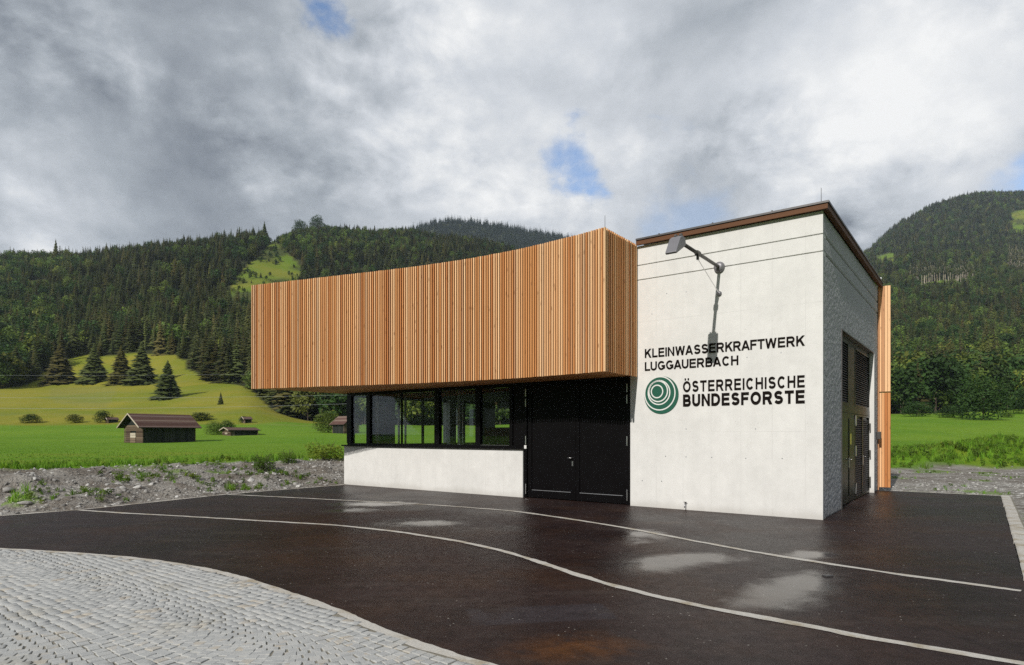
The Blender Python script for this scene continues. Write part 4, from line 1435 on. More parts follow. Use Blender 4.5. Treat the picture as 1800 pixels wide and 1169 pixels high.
x_, y_ = ground_pt(1455, 1013)
vb = tag(obj('valve_cap', MB().box(-0.05, 0.05, -0.035, 0.035, -0.01, 0.018), M_cap, bevel=0.006), 'small dark valve cap set in the asphalt below the building corner', 'valve cap')
vb.location = (x_, y_, 0)
vb.rotation_euler = (0, 0, 0.3)

# ------------------------------------------------------------------ hay barns in the meadow


def barn(name, label, loc, rz, L, Wd, hw, hr, over=0.5, near=False, door=True, wall_mat=None):
    """gable end towards local -x, long side towards local -y; origin at the near corner"""
    t = thing(name, label, 'barn', loc, rz, None)
    nl = max(4, int(round(hw / 0.24)))
    lh = hw / nl
    # gable of logs
    shell = obj('wall', MB().box(0.12, L - 0.12, 0.12, Wd - 0.12, -0.3, hw - 0.02), wall_mat or M_boards, t)
    for end in (0, 1):
        x0, x1 = (-0.02, 0.118) if end == 0 else (L - 0.118, L + 0.02)
        for i in range(nl):
            z0 = i * lh
            if near and end == 0 and door and z0 < hw * 0.56:
                for (a_, b_) in ((-0.12, Wd * 0.34), (Wd * 0.66, Wd + 0.12)):
                    obj('log', MB().box(x0, x1, a_, b_, z0 + 0.02, z0 + lh - 0.025), M_logs, t, bevel=0.03 if near else 0)
            else:
                obj('log', MB().box(x0, x1, -0.12, Wd + 0.12, z0 + 0.02, z0 + lh - 0.025), M_logs, t, bevel=0.03 if near else 0)
        gp = [(-0.02, hw), (Wd + 0.02, hw), (Wd / 2, hr - 0.12)]
        obj('gable', MB().prism(gp, 'x', x0 + 0.03, x1 - 0.03), M_boards, t)
    if door:
        dn = 4
        for i in range(dn):
            w0 = Wd * 0.35
            obj('door_board', MB().box(-0.05, 0.10, w0, Wd * 0.65, i * hw * 0.14 + 0.03, (i + 1) * hw * 0.14), M_palewood if i > 1 else M_logs, t)
    nb = max(6, int(L / 0.32))
    for i in range(nb):
        a_, b_ = L * i / nb, L * (i + 1) / nb
        obj('board', MB().box(a_ + 0.012, b_ - 0.012, -0.03 - 0.02 * random.random(), 0.118, -0.1, hw - 0.01 - 0.05 * random.random()), M_boards, t)
    # roof: two pitches with shingle courses
    nr = 9 if near else 5
    slope = math.atan2(hr - hw, Wd / 2)
    for sgn in (-1, 1):
        pit = obj('roof', MB().prism([(Wd / 2, hr - 0.03), (Wd / 2 + sgn * (Wd / 2 + over), hw - over * math.tan(slope) - 0.03), (Wd / 2 + sgn * (Wd / 2 + over), hw - over * math.tan(slope) + 0.03), (Wd / 2, hr + 0.03)], 'x', -over * 1.1, L + over), M_boards, t)
        for i in range(nr):
            f0, f1 = i / nr, (i + 1.12) / nr
            ya, yb = Wd / 2 + sgn * (Wd / 2 + over) * f0, Wd / 2 + sgn * (Wd / 2 + over) * min(f1, 1.01)
            za, zb = hr + (hw - over * math.tan(slope) - hr) * f0, hr + (hw - over * math.tan(slope) - hr) * min(f1, 1.01)
            lift = 0.035
            obj('shingle_row', MB().prism([(ya, za + lift), (yb, zb + lift + 0.03), (yb, zb + lift + 0.06), (ya, za + lift + 0.03)], 'x', -over * 1.1 - 0.02 + random.uniform(-.03, .03), L + over + random.uniform(-.03, .03)), M_shingle, pit)
        obj('barge_board', MB().prism([(Wd / 2, hr + 0.10), (Wd / 2 + sgn * (Wd / 2 + over), hw - over * math.tan(slope) + 0.10), (Wd / 2 + sgn * (Wd / 2 + over), hw - over * math.tan(slope) - 0.06), (Wd / 2, hr - 0.06)], 'x', -over * 1.1 - 0.07, -over * 1.1 - 0.025), M_palewood, t)
    return t


bx_, by_ = -44.0, 75.0
barn('hay_barn', 'large weathered hay barn with red-brown roof and log gable in the meadow', (bx_, by_, gz(bx_, by_) - 0.02), R(55), 6.4, 4.5, 2.15, 3.50, 0.55, True)
x, y, z = at(405, 766)
barn('hay_barn', 'long low brown barn beside two small round trees', (x, y, z - 0.05), R(38), 4.2 * y / 100, 5.0 * y / 100, 0.95 * y / 100, 1.35 * y / 100, 0.35)
x, y, z = at(430, 744)
barn('hay_barn', 'tiny dark hut at the foot of the yellow slope', (x, y, z - 0.1), R(45), 1.5, 1.6, 1.05, 1.5, 0.22, False, False)
x, y, z = at(603, 762)
barn('hay_barn', 'steep-roofed wooden hut half hidden by the corner of the building', (x - 2.3, y + 2.0, z - 0.05), R(-40), 3.4, 2.9, 1.85, 3.0, 0.4, False, False, M_logs)
x, y, z = at(190, 744)
barn('hay_barn', 'tiny grey shed beside a round bush below the slope', (x, y, z - 0.1), R(50), 1.9, 1.6, 0.95, 1.35, 0.2, False, False)

# ------------------------------------------------------------------ plants: prototypes


def spruce_geo(levels, per, seed, rad=0.17, droop=0.35, bare=0.04, jit=0.3):
    g = np.random.default_rng(seed)
    V, F = [], []
    for i in range(levels):
        f0 = (i + g.uniform(-.3, .3)) / levels
        z0 = bare + (0.99 - bare) * f0
        f = f0
        r_ = rad * (1 - f) ** 0.85 * g.uniform(0.75, 1.15) + 0.006
        k = max(4, int(per * (1 - 0.55 * f)))
        a0 = g.uniform(0, 6.28)
        for j in range(k):
            a_ = a0 + 6.283 * j / k + g.uniform(-.25, .25)
            rr = r_ * g.uniform(0.55, 1.25)
            z = z0 + g.uniform(-jit, jit) * 0.5 * (0.99 - bare) / levels * 2
            d = np.array([math.cos(a_), math.sin(a_), 0])
            n_ = np.array([-d[1], d[0], 0])
            w_ = rr * g.uniform(0.20, 0.34) + 0.004
            dz = rr * droop * g.uniform(0.6, 1.4)
            c0 = np.array([0, 0, z + 0.012])
            c1 = d * rr * 0.6 + [0, 0, z - dz * 0.35 + 0.006]
            c2 = d * rr + [0, 0, z - dz * 0.75]
            o = len(V)
            V += [c0, d * rr * 0.55 + n_ * w_ + [0, 0, z - dz * 0.7], c1, d * rr * 0.55 - n_ * w_ + [0, 0, z - dz * 0.7], c2]
            F += [(o, o + 1, o + 2), (o, o + 2, o + 3), (o + 1, o + 4, o + 2), (o + 2, o + 4, o + 3)]
    return np.array(V), np.array(F)


def leaf_geo(n, lobes, size, seed):
    """leaf-sized quads spread through the shells of several lobes (cx,cy,cz,r)"""
    g = np.random.default_rng(seed)
    lobes = np.array(lobes, float)
    pick = g.choice(len(lobes), n, p=lobes[:, 3] ** 2 / (lobes[:, 3] ** 2).sum())
    d = g.normal(size=(n, 3))
    d /= np.linalg.norm(d, axis=1)[:, None]
    rr = lobes[pick, 3] * (0.45 + 0.55 * g.random(n) ** 0.5) * g.uniform(0.85, 1.12, n)
    c_ = lobes[pick, :3] + d * rr[:, None] * np.array([1, 1, 0.85])
    nrm = d * 0.6 + g.normal(size=(n, 3)) * 0.55 + np.array([0, 0, 0.35])
    nrm /= np.linalg.norm(nrm, axis=1)[:, None]
    a_ = np.cross(nrm, g.normal(size=(n, 3)))
    a_ /= np.linalg.norm(a_, axis=1)[:, None]
    b_ = np.cross(nrm, a_)
    s_ = (size * g.uniform(0.6, 1.4, n))[:, None]
    v = np.stack([c_ + a_ * s_, c_ + b_ * s_ * 0.6, c_ - a_ * s_, c_ - b_ * s_ * 0.6], 1).reshape(-1, 3)
    return v, np.arange(4 * n).reshape(-1, 4)


def lobes_for(seed, n=9, rx=0.33, z0=0.35, z1=0.85, r_=0.2):
    g = np.random.default_rng(seed)
    L = []
    for i in range(n):
        f = i / max(1, n - 1)
        z = z0 + (z1 - z0) * f
        w_ = rx * math.sin(math.pi * (0.25 + 0.68 * f)) ** 0.8
        a_ = 2.4 * i + g.uniform(-.4, .4)
        L.append((w_ * 0.75 * math.cos(a_), w_ * 0.75 * math.sin(a_), z, r_ * g.uniform(0.75, 1.2)))
    L.append((0, 0, (z0 + z1) / 2, r_ * 1.3))
    return L


def trunk_mesh(h, r_, limbs=0, seed=1):
    g = np.random.default_rng(seed)
    mb = MB().tube([(0, 0, -0.03), (0.004, 0.003, h * 0.5), (0, 0, h)], r_, 7, r_ * 0.35)
    for i in range(limbs):
        a_ = 2.4 * i + g.uniform(-.3, .3)
        z = h * g.uniform(0.35, 0.7)
        l = h * g.uniform(0.3, 0.5)
        mb.tube([(0, 0, z), (math.cos(a_) * l * 0.5, math.sin(a_) * l * 0.5, z + l * 0.45), (math.cos(a_) * l * 0.85, math.sin(a_) * l * 0.85, z + l)], r_ * 0.45, 5, r_ * 0.12)
    me_ = mb.mesh('trunk')
    fix_normals(me_)
    return me_


protos = bpy.data.collections.new('plant_prototypes')   # never linked: only the forest and grass read it


def proto_coll(name, items):
    c_ = bpy.data.collections.new(name)
    for i, (v, f, mat, trunk) in enumerate(items):
        me_ = np_mesh(name, v, f)
        me_.materials.append(mat)
        if trunk is not None:
            import bmesh
            bm = bmesh.new()
            bm.from_mesh(me_)
            bm.from_mesh(trunk)
            nf = len(f)
            bm.faces.ensure_lookup_table()
            for q in bm.faces[nf:]:
                q.material_index = 1
            bm.to_mesh(me_)
            bm.free()
            me_.materials.append(M_bark)
        o = bpy.data.objects.new('%s_%02d' % (name, i), me_)
        c_.objects.link(o)
    return c_


def scatter(name, label, cat, coll, pts, rot, scl, idx, parent=None):
    n = len(pts)
    me_ = bpy.data.meshes.new(name)
    me_.vertices.add(n)
    me_.vertices.foreach_set('co', np.asarray(pts, np.float32).ravel())
    for nm, ty, key, arr in (('rot', 'FLOAT_VECTOR', 'vector', rot), ('scl', 'FLOAT_VECTOR', 'vector', scl), ('idx', 'INT', 'value', idx)):
        a_ = me_.attributes.new(nm, ty, 'POINT')
        a_.data.foreach_set(key, np.asarray(arr, np.int32 if ty == 'INT' else np.float32).ravel())
    o = bpy.data.objects.new(name, me_)
    col.objects.link(o)
    ng = bpy.data.node_groups.new(name, 'GeometryNodeTree')
    ng.interface.new_socket('Geometry', in_out='INPUT', socket_type='NodeSocketGeometry')
    ng.interface.new_socket('Geometry', in_out='OUTPUT', socket_type='NodeSocketGeometry')
    gi, go = ng.nodes.new('NodeGroupInput'), ng.nodes.new('NodeGroupOutput')
    ci = ng.nodes.new('GeometryNodeCollectionInfo')
    ci.inputs[0].default_value = coll
    ci.inputs['Separate Children'].default_value = True
    ci.inputs['Reset Children'].default_value = True
    ip = ng.nodes.new('GeometryNodeInstanceOnPoints')
    ip.inputs['Pick Instance'].default_value = True

    def named(nm, ty):
        nd = ng.nodes.new('GeometryNodeInputNamedAttribute')
        nd.data_type = ty
        nd.inputs['Name'].default_value = nm
        return [q for q in nd.outputs if q.enabled and q.name == 'Attribute'][0]
    L = ng.links.new
    L(gi.outputs[0], ip.inputs['Points'])
    L(ci.outputs[0], ip.inputs['Instance'])
    L(named('idx', 'INT'), ip.inputs['Instance Index'])
    L(named('rot', 'FLOAT_VECTOR'), ip.inputs['Rotation'])
    L(named('scl', 'FLOAT_VECTOR'), ip.inputs['Scale'])
    L(ip.outputs[0], go.inputs[0])
    md = o.modifiers.new('scatter', 'NODES')
    md.node_group = ng
    tag(o, label, cat, kind='stuff')
    return o


tk = trunk_mesh(0.5, 0.012)
forest_items = []
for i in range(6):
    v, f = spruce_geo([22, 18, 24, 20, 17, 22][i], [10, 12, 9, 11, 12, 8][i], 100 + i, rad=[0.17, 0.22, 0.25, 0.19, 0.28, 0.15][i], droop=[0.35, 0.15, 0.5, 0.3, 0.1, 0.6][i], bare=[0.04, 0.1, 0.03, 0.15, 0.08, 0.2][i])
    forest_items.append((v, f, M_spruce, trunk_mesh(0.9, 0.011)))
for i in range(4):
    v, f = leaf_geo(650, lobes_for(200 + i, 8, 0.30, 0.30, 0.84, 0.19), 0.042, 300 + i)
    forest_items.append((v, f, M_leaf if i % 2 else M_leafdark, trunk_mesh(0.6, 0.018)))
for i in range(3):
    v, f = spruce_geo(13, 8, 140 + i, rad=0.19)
    forest_items.append((v, f, M_spruce_shaded, None))
v, f = spruce_geo(10, 8, 170, rad=0.09, bare=0.62)
forest_items.append((v, f, M_spruce, trunk_mesh(0.95, 0.013)))
FOREST = proto_coll('forest_tree', forest_items)
for q in FOREST.objects[-1].data.materials[1:]:
    FOREST.objects[-1].data.materials[1] = M_palewood

# ------------------------------------------------------------------ forest on the mountain sides


def sample_forest(y0, y1, area, amin, amax, seed):
    g = np.random.default_rng(seed)
    tot = 0.5 * (amax - amin) * (y1 * y1 - y0 * y0)
    n = int(tot / area)
    Y_ = np.sqrt(g.uniform(y0 * y0, y1 * y1, n))
    X_ = g.uniform(amin, amax, n) * Y_
    Z_ = ground_z(X_, Y_)
    k = forest_mask(X_, Y_, Z_)
    return X_[k], Y_[k], Z_[k]


PX_, PY_, PZ_, PI_, PS_ = [], [], [], [], []
for (y0, y1, area, a0, a1, sd_) in ((150, 360, 15, -1.25, 0.10, 1), (360, 850, 19, -1.15, 0.14, 2), (150, 360, 15, 0.10, 1.15, 3), (360, 800, 20, 0.42, 1.05, 4), (800, 1820, 42, 0.46, 1.05, 5), (1350, 1880, 60, -0.30, 0.30, 6)):
    X_, Y_, Z_ = sample_forest(y0, y1, area, a0, a1, sd_)
    g = np.random.default_rng(sd_ + 50)
    n = len(X_)
    px, py = img_xy(X_, Y_, Z_)
    right = px > 1250
    pd = 0.05 + 0.22 * sstep(fbm(X_ * 0.009, Y_ * 0.009, 73), 0.5, 0.7)
    pd = np.where(right, np.interp(Y_, [160, 230, 330, 500, 900], [0.95, 0.8, 0.5, 0.28, 0.15]), pd)
    pd = np.where(~right & (px < 170), np.maximum(pd, np.interp(px, [0, 90, 170], [0.55, 0.45, 0.1])), pd)
    pd = np.where(~right & (px > 470) & (px < 760) & (Y_ > 640), 0.35, pd)
    pd = np.where(~right & (px > 560) & (Y_ < 210), 0.7, pd)
    clump = fbm(X_ * 0.02, Y_ * 0.02, 71)
    dec = g.random(n) < pd * (0.4 + 1.2 * clump)
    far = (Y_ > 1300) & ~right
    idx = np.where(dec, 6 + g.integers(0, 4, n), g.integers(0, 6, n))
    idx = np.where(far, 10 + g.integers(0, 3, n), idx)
    h = np.where(dec, g.uniform(6, 13, n), 6.5 + 10.5 * g.random(n) ** 1.3) * (0.75 + 0.5 * fbm(X_ * 0.03, Y_ * 0.03, 77))
    h = np.where((Y_ < 330), h * 1.2, h)
    h = np.where(far, h * 1.5, h)
    h = np.where(~right & (px > 480) & (px < 1000) & (Y_ > 640) & (Y_ < 900), h * 0.7, h)
    PX_.append(X_); PY_.append(Y_); PZ_.append(Z_); PI_.append(idx); PS_.append(h)
# bare-trunked spruces along the cut on the right-hand mountain, and scrub on the cleared ground
for (poly, ya, yb, cnt, kind_) in (([(1600, 488), (1712, 482), (1712, 498), (1600, 504)], 550, 800, 3000, 13), ([(1770, 455), (1800, 450), (1800, 480), (1772, 480)], 600, 950, 700, 13),
                                   ([(478, 418), (500, 440), (535, 470), (510, 505), (430, 520), (395, 512), (425, 478), (462, 446)], 380, 830, 2600, 6),
                                   ([(1775, 372), (1900, 360), (1900, 420), (1780, 410)], 800, 1500, 2000, 6), ([(1612, 497), (1700, 490), (1712, 506), (1650, 512), (1610, 510)], 500, 800, 1500, 6)):
    g = np.random.default_rng(cnt + kind_)
    Y_ = g.uniform(ya, yb, cnt * 12)
    lo_, hi_ = min(p_[0] for p_ in poly), max(p_[0] for p_ in poly)
    X_ = (g.uniform(lo_, hi_, cnt * 12) - 900) / FPX * Y_
    Z_ = ground_z(X_, Y_)
    px, py = img_xy(X_, Y_, Z_)
    k = np.where(in_poly(px, py, poly) & (fbm(X_ * 0.05, Y_ * 0.05, 64) > (0.0 if kind_ == 13 else 0.42)))[0][:(70 if kind_ == 13 else 150)]
    PX_.append(X_[k]); PY_.append(Y_[k]); PZ_.append(Z_[k])
    PI_.append(np.full(len(k), 13) if kind_ == 13 else np.where(g.random(len(k)) < 0.3, g.integers(0, 6, len(k)), 6 + g.integers(0, 4, len(k))))
    PS_.append(g.uniform(16, 22, len(k)) if kind_ == 13 else g.uniform(1.2, 5.0, len(k)))
X_, Y_, Z_, I_, S_ = [np.concatenate(q) for q in (PX_, PY_, PZ_, PI_, PS_)]
n = len(X_)
print('forest trees', n)
wdt = rng.uniform(0.85, 1.2, n)
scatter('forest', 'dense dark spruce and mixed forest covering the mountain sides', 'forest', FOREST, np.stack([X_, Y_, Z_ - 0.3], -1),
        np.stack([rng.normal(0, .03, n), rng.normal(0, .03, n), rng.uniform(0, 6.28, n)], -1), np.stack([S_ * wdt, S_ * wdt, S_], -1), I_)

# ------------------------------------------------------------------ single trees and bushes


def tree(name, label, cat, px, base_y, top_y, mesh_v, mat, width=None, trunk=None, ymin=36.0, Yat=None, xyz=None, group=None):
    x, y, z = at(px, base_y, ymin) if xyz is None else xyz
    h = (base_y - top_y) / FPX * y
    t = thing(name, label, cat, (x, y, z - 0.02 * h), random.uniform(0, 6.28), group)
    cr = obj('crown', mesh_v, None, t)
    kx = h if width is None else width / FPX * y
    cr.scale = (kx, kx, h)
    tr_ = obj('trunk', trunk or TRK, None, t)
    tr_.scale = (h, h, h)
    return t


TRK = trunk_mesh(0.6, 0.018, 4)
TRK.materials.append(M_bark)
SPR = []
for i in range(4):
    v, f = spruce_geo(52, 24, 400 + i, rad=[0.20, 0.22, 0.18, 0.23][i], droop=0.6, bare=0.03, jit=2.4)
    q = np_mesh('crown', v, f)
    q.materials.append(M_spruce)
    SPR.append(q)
BUSH = []
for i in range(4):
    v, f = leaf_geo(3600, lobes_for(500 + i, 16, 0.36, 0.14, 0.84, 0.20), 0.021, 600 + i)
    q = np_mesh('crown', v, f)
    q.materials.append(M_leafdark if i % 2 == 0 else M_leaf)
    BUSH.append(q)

for (px, b_, t_, k, lab) in ((28, 672, 606, 0, 'broad dark spruce at the left edge of the meadow slope'),
                             (106, 671, 602, 3, 'widest spruce in the row above the yellow meadow'),
                             (166, 671, 603, 1, 'second spruce from the left edge of the row, right of the widest one'),
                             (213, 673, 606, 0, 'middle spruce of the close group above the yellow meadow'),
                             (249, 675, 600, 1, 'rightmost spruce of the row, just left of the lone spruce'),
                             (295, 699, 632, 3, 'lone full spruce standing lower on the yellow slope above the barn'),
                             (388, 711, 689, 1, 'small lone spruce on the open slope right of the barn')):
    tree('spruce_tree', lab, 'tree', px, b_, t_, SPR[k], None, width=(b_ - t_) * (1.75 if px not in (388,) else 1.2), group='spruces on the meadow slope')
for (px, b_, t_, w_, k, lab) in ((55, 743, 727, 30, 0, 'small round bush at the foot of the slope near the left edge'),
                                 (131, 743, 727, 26, 1, 'pale thin bush between the round bush and the shed'),
                                 (181, 743, 721, 28, 2, 'round bush leaning over the tiny grey shed'),
                                 (354, 739, 724, 36, 0, 'wide low dark bush behind the barn roof end'),
                                 (376, 764, 739, 30, 1, 'left one of two round trees beside the low barn'),
                                 (399, 763, 738, 28, 2, 'right darker one of two round trees beside the low barn'),
                                 (427, 743, 731, 14, 0, 'little bush beside the tiny dark hut'),
                                 (577, 760, 720, 46, 1, 'leafy tree next to the steep-roofed wooden hut')):
    tree('small_tree', lab, 'tree', px, b_, t_, BUSH[k], None, width=w_ * 1.35, group='small trees and bushes in the valley')
# trees that stand out on the ridge
for (px, b_, t_, w_, mesh_, lab) in ((557, 402, 378, 26, BUSH[0], 'tall ragged tree on the ridge above the clearing'),
                                     (527, 404, 386, 24, BUSH[2], 'smaller round tree on the ridge left of the tall ragged one'),
                                     (98, 470, 420, None, SPR[2], 'tall pointed spruce rising above the left ridge line'),
                                     (465, 440, 388, None, SPR[0], 'pointed spruce at the edge of the hillside clearing')):
    a_ = (px - 900) / FPX
    y = {557: 800, 527: 795, 98: 600, 465: 640}[px]
    x = a_ * y
    z = gz(x, y)
    bpy_ = HOR - (z - EYE) / y * FPX
    tree('ridge_tree', lab, 'tree', px, bpy_, t_, mesh_, None, width=None if w_ is None else w_ * 1.35, xyz=(x, y, z), group='trees on the ridge')
# the right-hand side of the field
for (px, b_, t_, w_, k, lab) in ((1728, 738, 655, 78, 0, 'large round dark tree standing alone in front of the right-hand wood'),
                                 (1612, 732, 705, 52, 2, 'spreading shrub at the field edge left of the round tree'),
                                 (1676, 734, 712, 44, 0, 'low dark shrub between the spreading shrub and the round tree'),
                                 (1802, 727, 680, 46, 2, 'tree cut by the right edge of the picture'),
                                 (1770, 734, 724, 18, 1, 'little bush right of the large round tree')):
    tree('field_tree', lab, 'tree', px, b_, t_, BUSH[k], None, width=w_ * 1.35, group='trees along the right field edge')

# ------------------------------------------------------------------ stones, grass, weeds


def rock_geo(seed, n=26):
    g = np.random.default_rng(seed)
    import bmesh
    bm = bmesh.new()
    d = g.normal(size=(n, 3))
    d /= np.linalg.norm(d, axis=1)[:, None]
    d *= np.array([1, g.uniform(.6, .95), g.uniform(.4, .7)]) * g.uniform(0.8, 1.05, (n, 1))
    for q in d:
        bm.verts.new(q)
    bmesh.ops.convex_hull(bm, input=bm.verts)
    for v in [v for v in bm.verts if not v.link_faces]:
        bm.verts.remove(v)
    bmesh.ops.recalc_face_normals(bm, faces=bm.faces)
    bm.verts.index_update()
    V = np.array([v.co[:] for v in bm.verts])
    F = np.array([[v.index for v in f.verts] for f in bm.faces])
    bm.free()
    return V, F


rocks = [rock_geo(i) for i in range(8)]
ROCKS = proto_coll('rock', [(v, f, M_rock, None) for v, f in rocks])


def tuft_geo(seed, n=12, h=1.0, spread=0.35, w=0.035, lean=0.5):
    g = np.random.default_rng(seed)
    V, F = [], []
    for i in range(n):
        a_ = g.uniform(0, 6.28)
        b0 = np.array([math.cos(a_), math.sin(a_), 0]) * g.uniform(0, spread)
        d = g.normal(size=2)
        d /= np.linalg.norm(d)
        hh_ = h * g.uniform(0.5, 1.1)
        ln = hh_ * lean * g.uniform(0.3, 1.2)
        n_ = np.array([-d[1], d[0], 0]) * w * g.uniform(.7, 1.3)
        p1 = b0 + [d[0] * ln * 0.3, d[1] * ln * 0.3, hh_ * 0.55]
        p2 = b0 + [d[0] * ln, d[1] * ln, hh_]
        o = len(V)
        V += [b0 - n_, b0 + n_, p1 + n_ * 0.8, p1 - n_ * 0.8, p2]
        F += [(o, o + 1, o + 2), (o, o + 2, o + 3), (o + 3, o + 2, o + 4)]
    return np.array(V), np.array(F)


TUFT = []
for i in range(4):
    v, f = tuft_geo(700 + i, 16)
    TUFT.append((v, f, M_grass, None))
for i in range(3):
    v, f = leaf_geo(60, [(0, 0, .3, .35), (.2, .1, .55, .3), (-.15, -.1, .5, .28)], 0.11, 720 + i)
    TUFT.append((v, f, M_weed, None))
TUFTS = proto_coll('tuft', TUFT)


def put_ground(name, label, cat, coll, X_, Y_, h, idx, tilt=0.15, wide=1.0, sink=0.0):
    n = len(X_)
    Z_ = ground_z(X_, Y_)
    scatter(name, label, cat, coll, np.stack([X_, Y_, Z_ - sink * h], -1), np.stack([rng.normal(0, tilt, n), rng.normal(0, tilt, n), rng.uniform(0, 6.28, n)], -1),
            np.stack([h * wide, h * wide, h], -1), idx)


# rubble on the left bank
n = 26000
X_, Y_ = rng.uniform(-24, 0, n), rng.uniform(8, 30, n)
d = edge_dist(X_, Y_, LEFT_EDGE)
k = (d > 0.15) & (d < 6.3) & (rng.random(n) < 1.15 - d / 6.3)
s_, u_ = local_su(X_, Y_)
k &= ~((s_ < 14.9) & (u_ > -0.5))
X_, Y_ = X_[k], Y_[k]
h = 0.024 + 0.065 * rng.random(len(X_)) ** 3.0 + 0.09 * (rng.random(len(X_)) < 0.015)
put_ground('bank_rubble', 'grey and white limestone rubble on the bank at left', 'rubble', ROCKS, X_, Y_, h, rng.integers(0, 8, len(X_)), 0.4, 1.0, 0.1)
# gravel on the right
n = 15000
X_, Y_ = rng.uniform(7, 30, n), rng.uniform(7, 29, n)
s_, u_ = local_su(X_, Y_)
k = ((s_ < -3.3) | (u_ > 8.2)) & (s_ < 2.5) & (rng.random(n) < np.where(Y_ < 21.5, 1.0, 0.35)) & (X_ < 0.95 * Y_ + 1)
X_, Y_ = X_[k], Y_[k]
h = 0.02 + 0.06 * rng.random(len(X_)) ** 4
put_ground('loose_gravel', 'loose pale gravel beside the asphalt at right', 'gravel', ROCKS, X_, Y_, h, rng.integers(0, 8, len(X_)), 0.4, 1.0, 0.1)
# single boulders that stand out
for i, (px, py, wpx, lab) in enumerate(((45, 886, 22, 'flat grey boulder at the foot of the bank near the left edge'), (208, 841, 10, 'pale rounded stone high on the bank'), (243, 857, 20, 'bluish grey slab lying in the middle of the bank'),
                                        (446, 817, 10, 'white stone at the grass edge near the building'), (520, 853, 20, 'grey boulder at the asphalt edge near the building'), (12, 862, 26, 'dark rough boulder cut by the left edge'),
                                        (1677, 858, 11, 'small white flat stone on the gravel at right'), (1783, 893, 13, 'sandy stone beside the right kerb'))):
    x, y, z = at(px, py, 8.0, 60.0)
    w_ = wpx / FPX * y / 2
    v, f = rocks[i % 8]
    q = np_mesh('boulder', v * w_ * np.array([1, 1, 0.8]), f)
    q.materials.append(M_rock)
    o = obj('boulder', q)
    o.location = (x, y, z + 0.1 * w_)
    o.rotation_euler = (random.uniform(-.2, .2), random.uniform(-.2, .2), random.uniform(0, 6))
    tag(o, lab, 'boulder', 'boulders on the gravel')
# grass of the left field edge
n = 30000
X_, Y_ = rng.uniform(-72, 2, n), 14 + 62 * rng.random(n) ** 2.2
k = (rng.random(n) < grass_near(X_, np.minimum(Y_, 35)) ** 2) & (X_ > -1.0 * Y_ - 3)
s_, u_ = local_su(X_, Y_)
k &= ~((s_ < 14.9) & (u_ > -0.5) & (s_ > -0.5) & (u_ < 8.5))
X_, Y_ = X_[k], Y_[k]
d = edge_dist(X_, Y_, LEFT_EDGE)
h = np.where(d < 8.0, rng.uniform(0.10, 0.30, len(X_)), rng.uniform(0.03, 0.09, len(X_)) * np.interp(Y_, [26, 60], [1.0, 0.4]))
put_ground('field_grass', 'bright green grass along the near edge of the left field', 'grass', TUFTS, X_, Y_, h, np.where(rng.random(len(X_)) < 0.12, 4 + rng.integers(0, 3, len(X_)), rng.integers(0, 4, len(X_))), 0.12, 1.1)
# weeds on the right mound
n = 16000
X_, Y_ = rng.uniform(12, 40, n), rng.uniform(28.2, 37, n)
mz = mound(X_, Y_)
front = sstep(Y_ + 2 * (fbm(X_ * .5, Y_ * .5, 41) - .5), 28.6, 29.6)
bare = fbm(X_ * 0.55, Y_ * 0.55, 91) > 0.66
k = (rng.random(n) < (0.12 + 1.1 * mz) * front) & ~bare
X_, Y_ = X_[k], Y_[k]
h = rng.uniform(0.12, 0.42, len(X_)) * (0.55 + 0.9 * fbm(X_ * 0.8, Y_ * 0.8, 95))
put_ground('mound_weeds', 'tall rank grass and weeds on the earth mound at right', 'weeds', TUFTS, X_, Y_, h, np.where(rng.random(len(X_)) < 0.35, 4 + rng.integers(0, 3, len(X_)), rng.integers(0, 4, len(X_))), 0.15, 0.9)
# sprigs on the gravel at right and on the bank
n = 900
X_, Y_ = rng.uniform(10, 26, n), rng.uniform(16, 27, n)
s_, u_ = local_su(X_, Y_)
k = ((s_ < -3.6) | (u_ > 8.6)) & (fbm(X_ * 0.9, Y_ * 0.9, 44) > 0.56)
put_ground('gravel_sprigs', 'sparse green sprigs growing through the gravel at right', 'weeds', TUFTS, X_[k], Y_[k], rng.uniform(0.05, 0.13, k.sum()), rng.integers(0, 7, k.sum()), 0.2, 1.3)
cent = [(128, 868), (112, 872), (176, 872), (232, 838), (262, 838), (300, 833), (330, 845), (372, 858), (424, 862), (438, 856), (360, 815), (400, 822), (420, 832), (470, 832), (500, 845), (455, 812), (545, 846), (300, 818), (235, 846)]
X_, Y_ = [], []
for (px, py) in cent:
    x, y, z = at(px, py, 8.0, 60.0)
    for i in range(12):
        X_.append(x + rng.normal(0, 0.35))
        Y_.append(y + rng.normal(0, 0.35))
X_, Y_ = np.array(X_), np.array(Y_)
k = edge_dist(X_, Y_, LEFT_EDGE) > 0.2
X_, Y_ = X_[k], Y_[k]
put_ground('bank_weeds', 'patches of green weeds on the rubble bank', 'weeds', TUFTS, X_, Y_, rng.uniform(0.07, 0.20, len(X_)), np.where(rng.random(len(X_)) < 0.65, 4 + rng.integers(0, 3, len(X_)), rng.integers(0, 4, len(X_))), 0.2, 1.2)
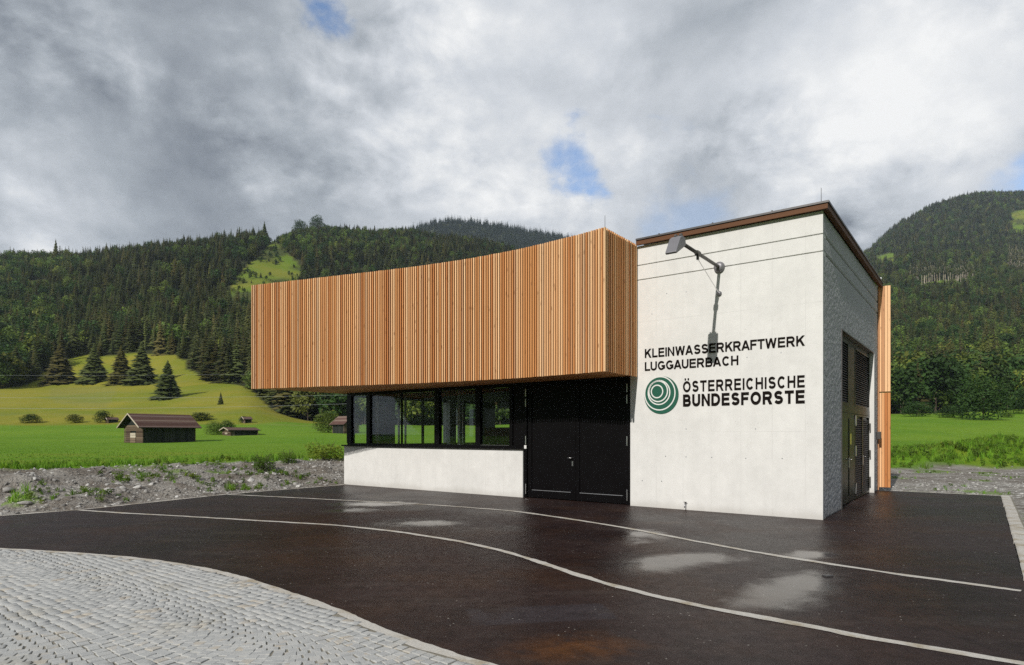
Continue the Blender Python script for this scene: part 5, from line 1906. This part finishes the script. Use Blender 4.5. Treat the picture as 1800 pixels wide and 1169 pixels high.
# shrubs by the building corner
for i, (px, py, top, w_, lab) in enumerate(((462, 826, 794, 44, 'straggly weed bush at the edge of the bank'), (570, 808, 772, 70, 'dense green shrub next to the building corner'), (505, 815, 788, 34, 'thin shrub between the weed bush and the dense shrub'))):
    x, y, z = at(px, py, 14.0, 60.0)
    h_ = (py - top) / FPX * y
    v, f = leaf_geo(1500, [(0.25 * math.cos(q * 2.2), 0.25 * math.sin(q * 2.2), 0.18 + 0.055 * q, 0.22) for q in range(11)], 0.03, 800 + i)
    t = thing('shrub', lab, 'shrub', (x, y, z - 0.05), 0.0, 'shrubs on the bank')
    q = np_mesh('foliage', v * np.array([w_ / FPX * y, w_ / FPX * y, h_]) * np.array([1.1, 1.1, 1.0]), f)
    q.materials.append(M_weed)
    obj('foliage', q, None, t)
    mb = MB()
    for j in range(9):
        a_ = 0.7 * j
        mb.tube([(0, 0, 0), (0.12 * w_ / FPX * y * math.cos(a_), 0.12 * w_ / FPX * y * math.sin(a_), h_ * 0.5), (0.3 * w_ / FPX * y * math.cos(a_), 0.3 * w_ / FPX * y * math.sin(a_), h_ * random.uniform(0.85, 1.15))], 0.008, 5, 0.003)
    obj('stem', mb, M_bark, t)

# ------------------------------------------------------------------ overhead wires over the left meadow
for i, (pts, Yd, lab) in enumerate((([(-500, 690), (0, 696), (275, 701), (450, 700), (620, 692)], 92, 'upper pair of thin power lines crossing the left meadow'),
                                    ([(-500, 706), (0, 714), (275, 720), (450, 717), (620, 707)], 88, 'lower thin power line crossing the left meadow'),
                                    ([(-500, 652), (0, 657), (275, 661), (450, 660), (620, 652)], 96, 'faint topmost power line in front of the forest'))):
    q = [((a - 900) / FPX * Yd, Yd, EYE + (HOR - b_) / FPX * Yd) for a, b_ in pts]
    xs_ = np.linspace(q[0][0], q[-1][0], 40)
    zs_ = np.polyval(np.polyfit([p_[0] for p_ in q], [p_[2] for p_ in q], 2), xs_)
    tag(obj('power_line', MB().tube([(float(x), Yd, float(z)) for x, z in zip(xs_, zs_)], 0.013 if i < 2 else 0.008, 5), M_galv), lab, 'power line', 'power lines')

# ------------------------------------------------------------------ mountain air
m = bpy.data.materials.new('mountain_air')
m.use_nodes = True
m.node_tree.nodes.clear()
N = NT(m.node_tree)
out = N.n('ShaderNodeOutputMaterial')
pv = N.n('ShaderNodeVolumePrincipled')
pv.inputs['Color'].default_value = (0.72, 0.84, 1.0, 1)
pv.inputs['Density'].default_value = 0.00008
m.node_tree.links.new(pv.outputs[0], out.inputs['Volume'])
air = obj('haze', MB().box(-6500, 5000, -2600, 2700, -6.0, 680.0), m)
tag(air, 'thin blue mountain haze filling the valley', 'haze', kind='stuff')
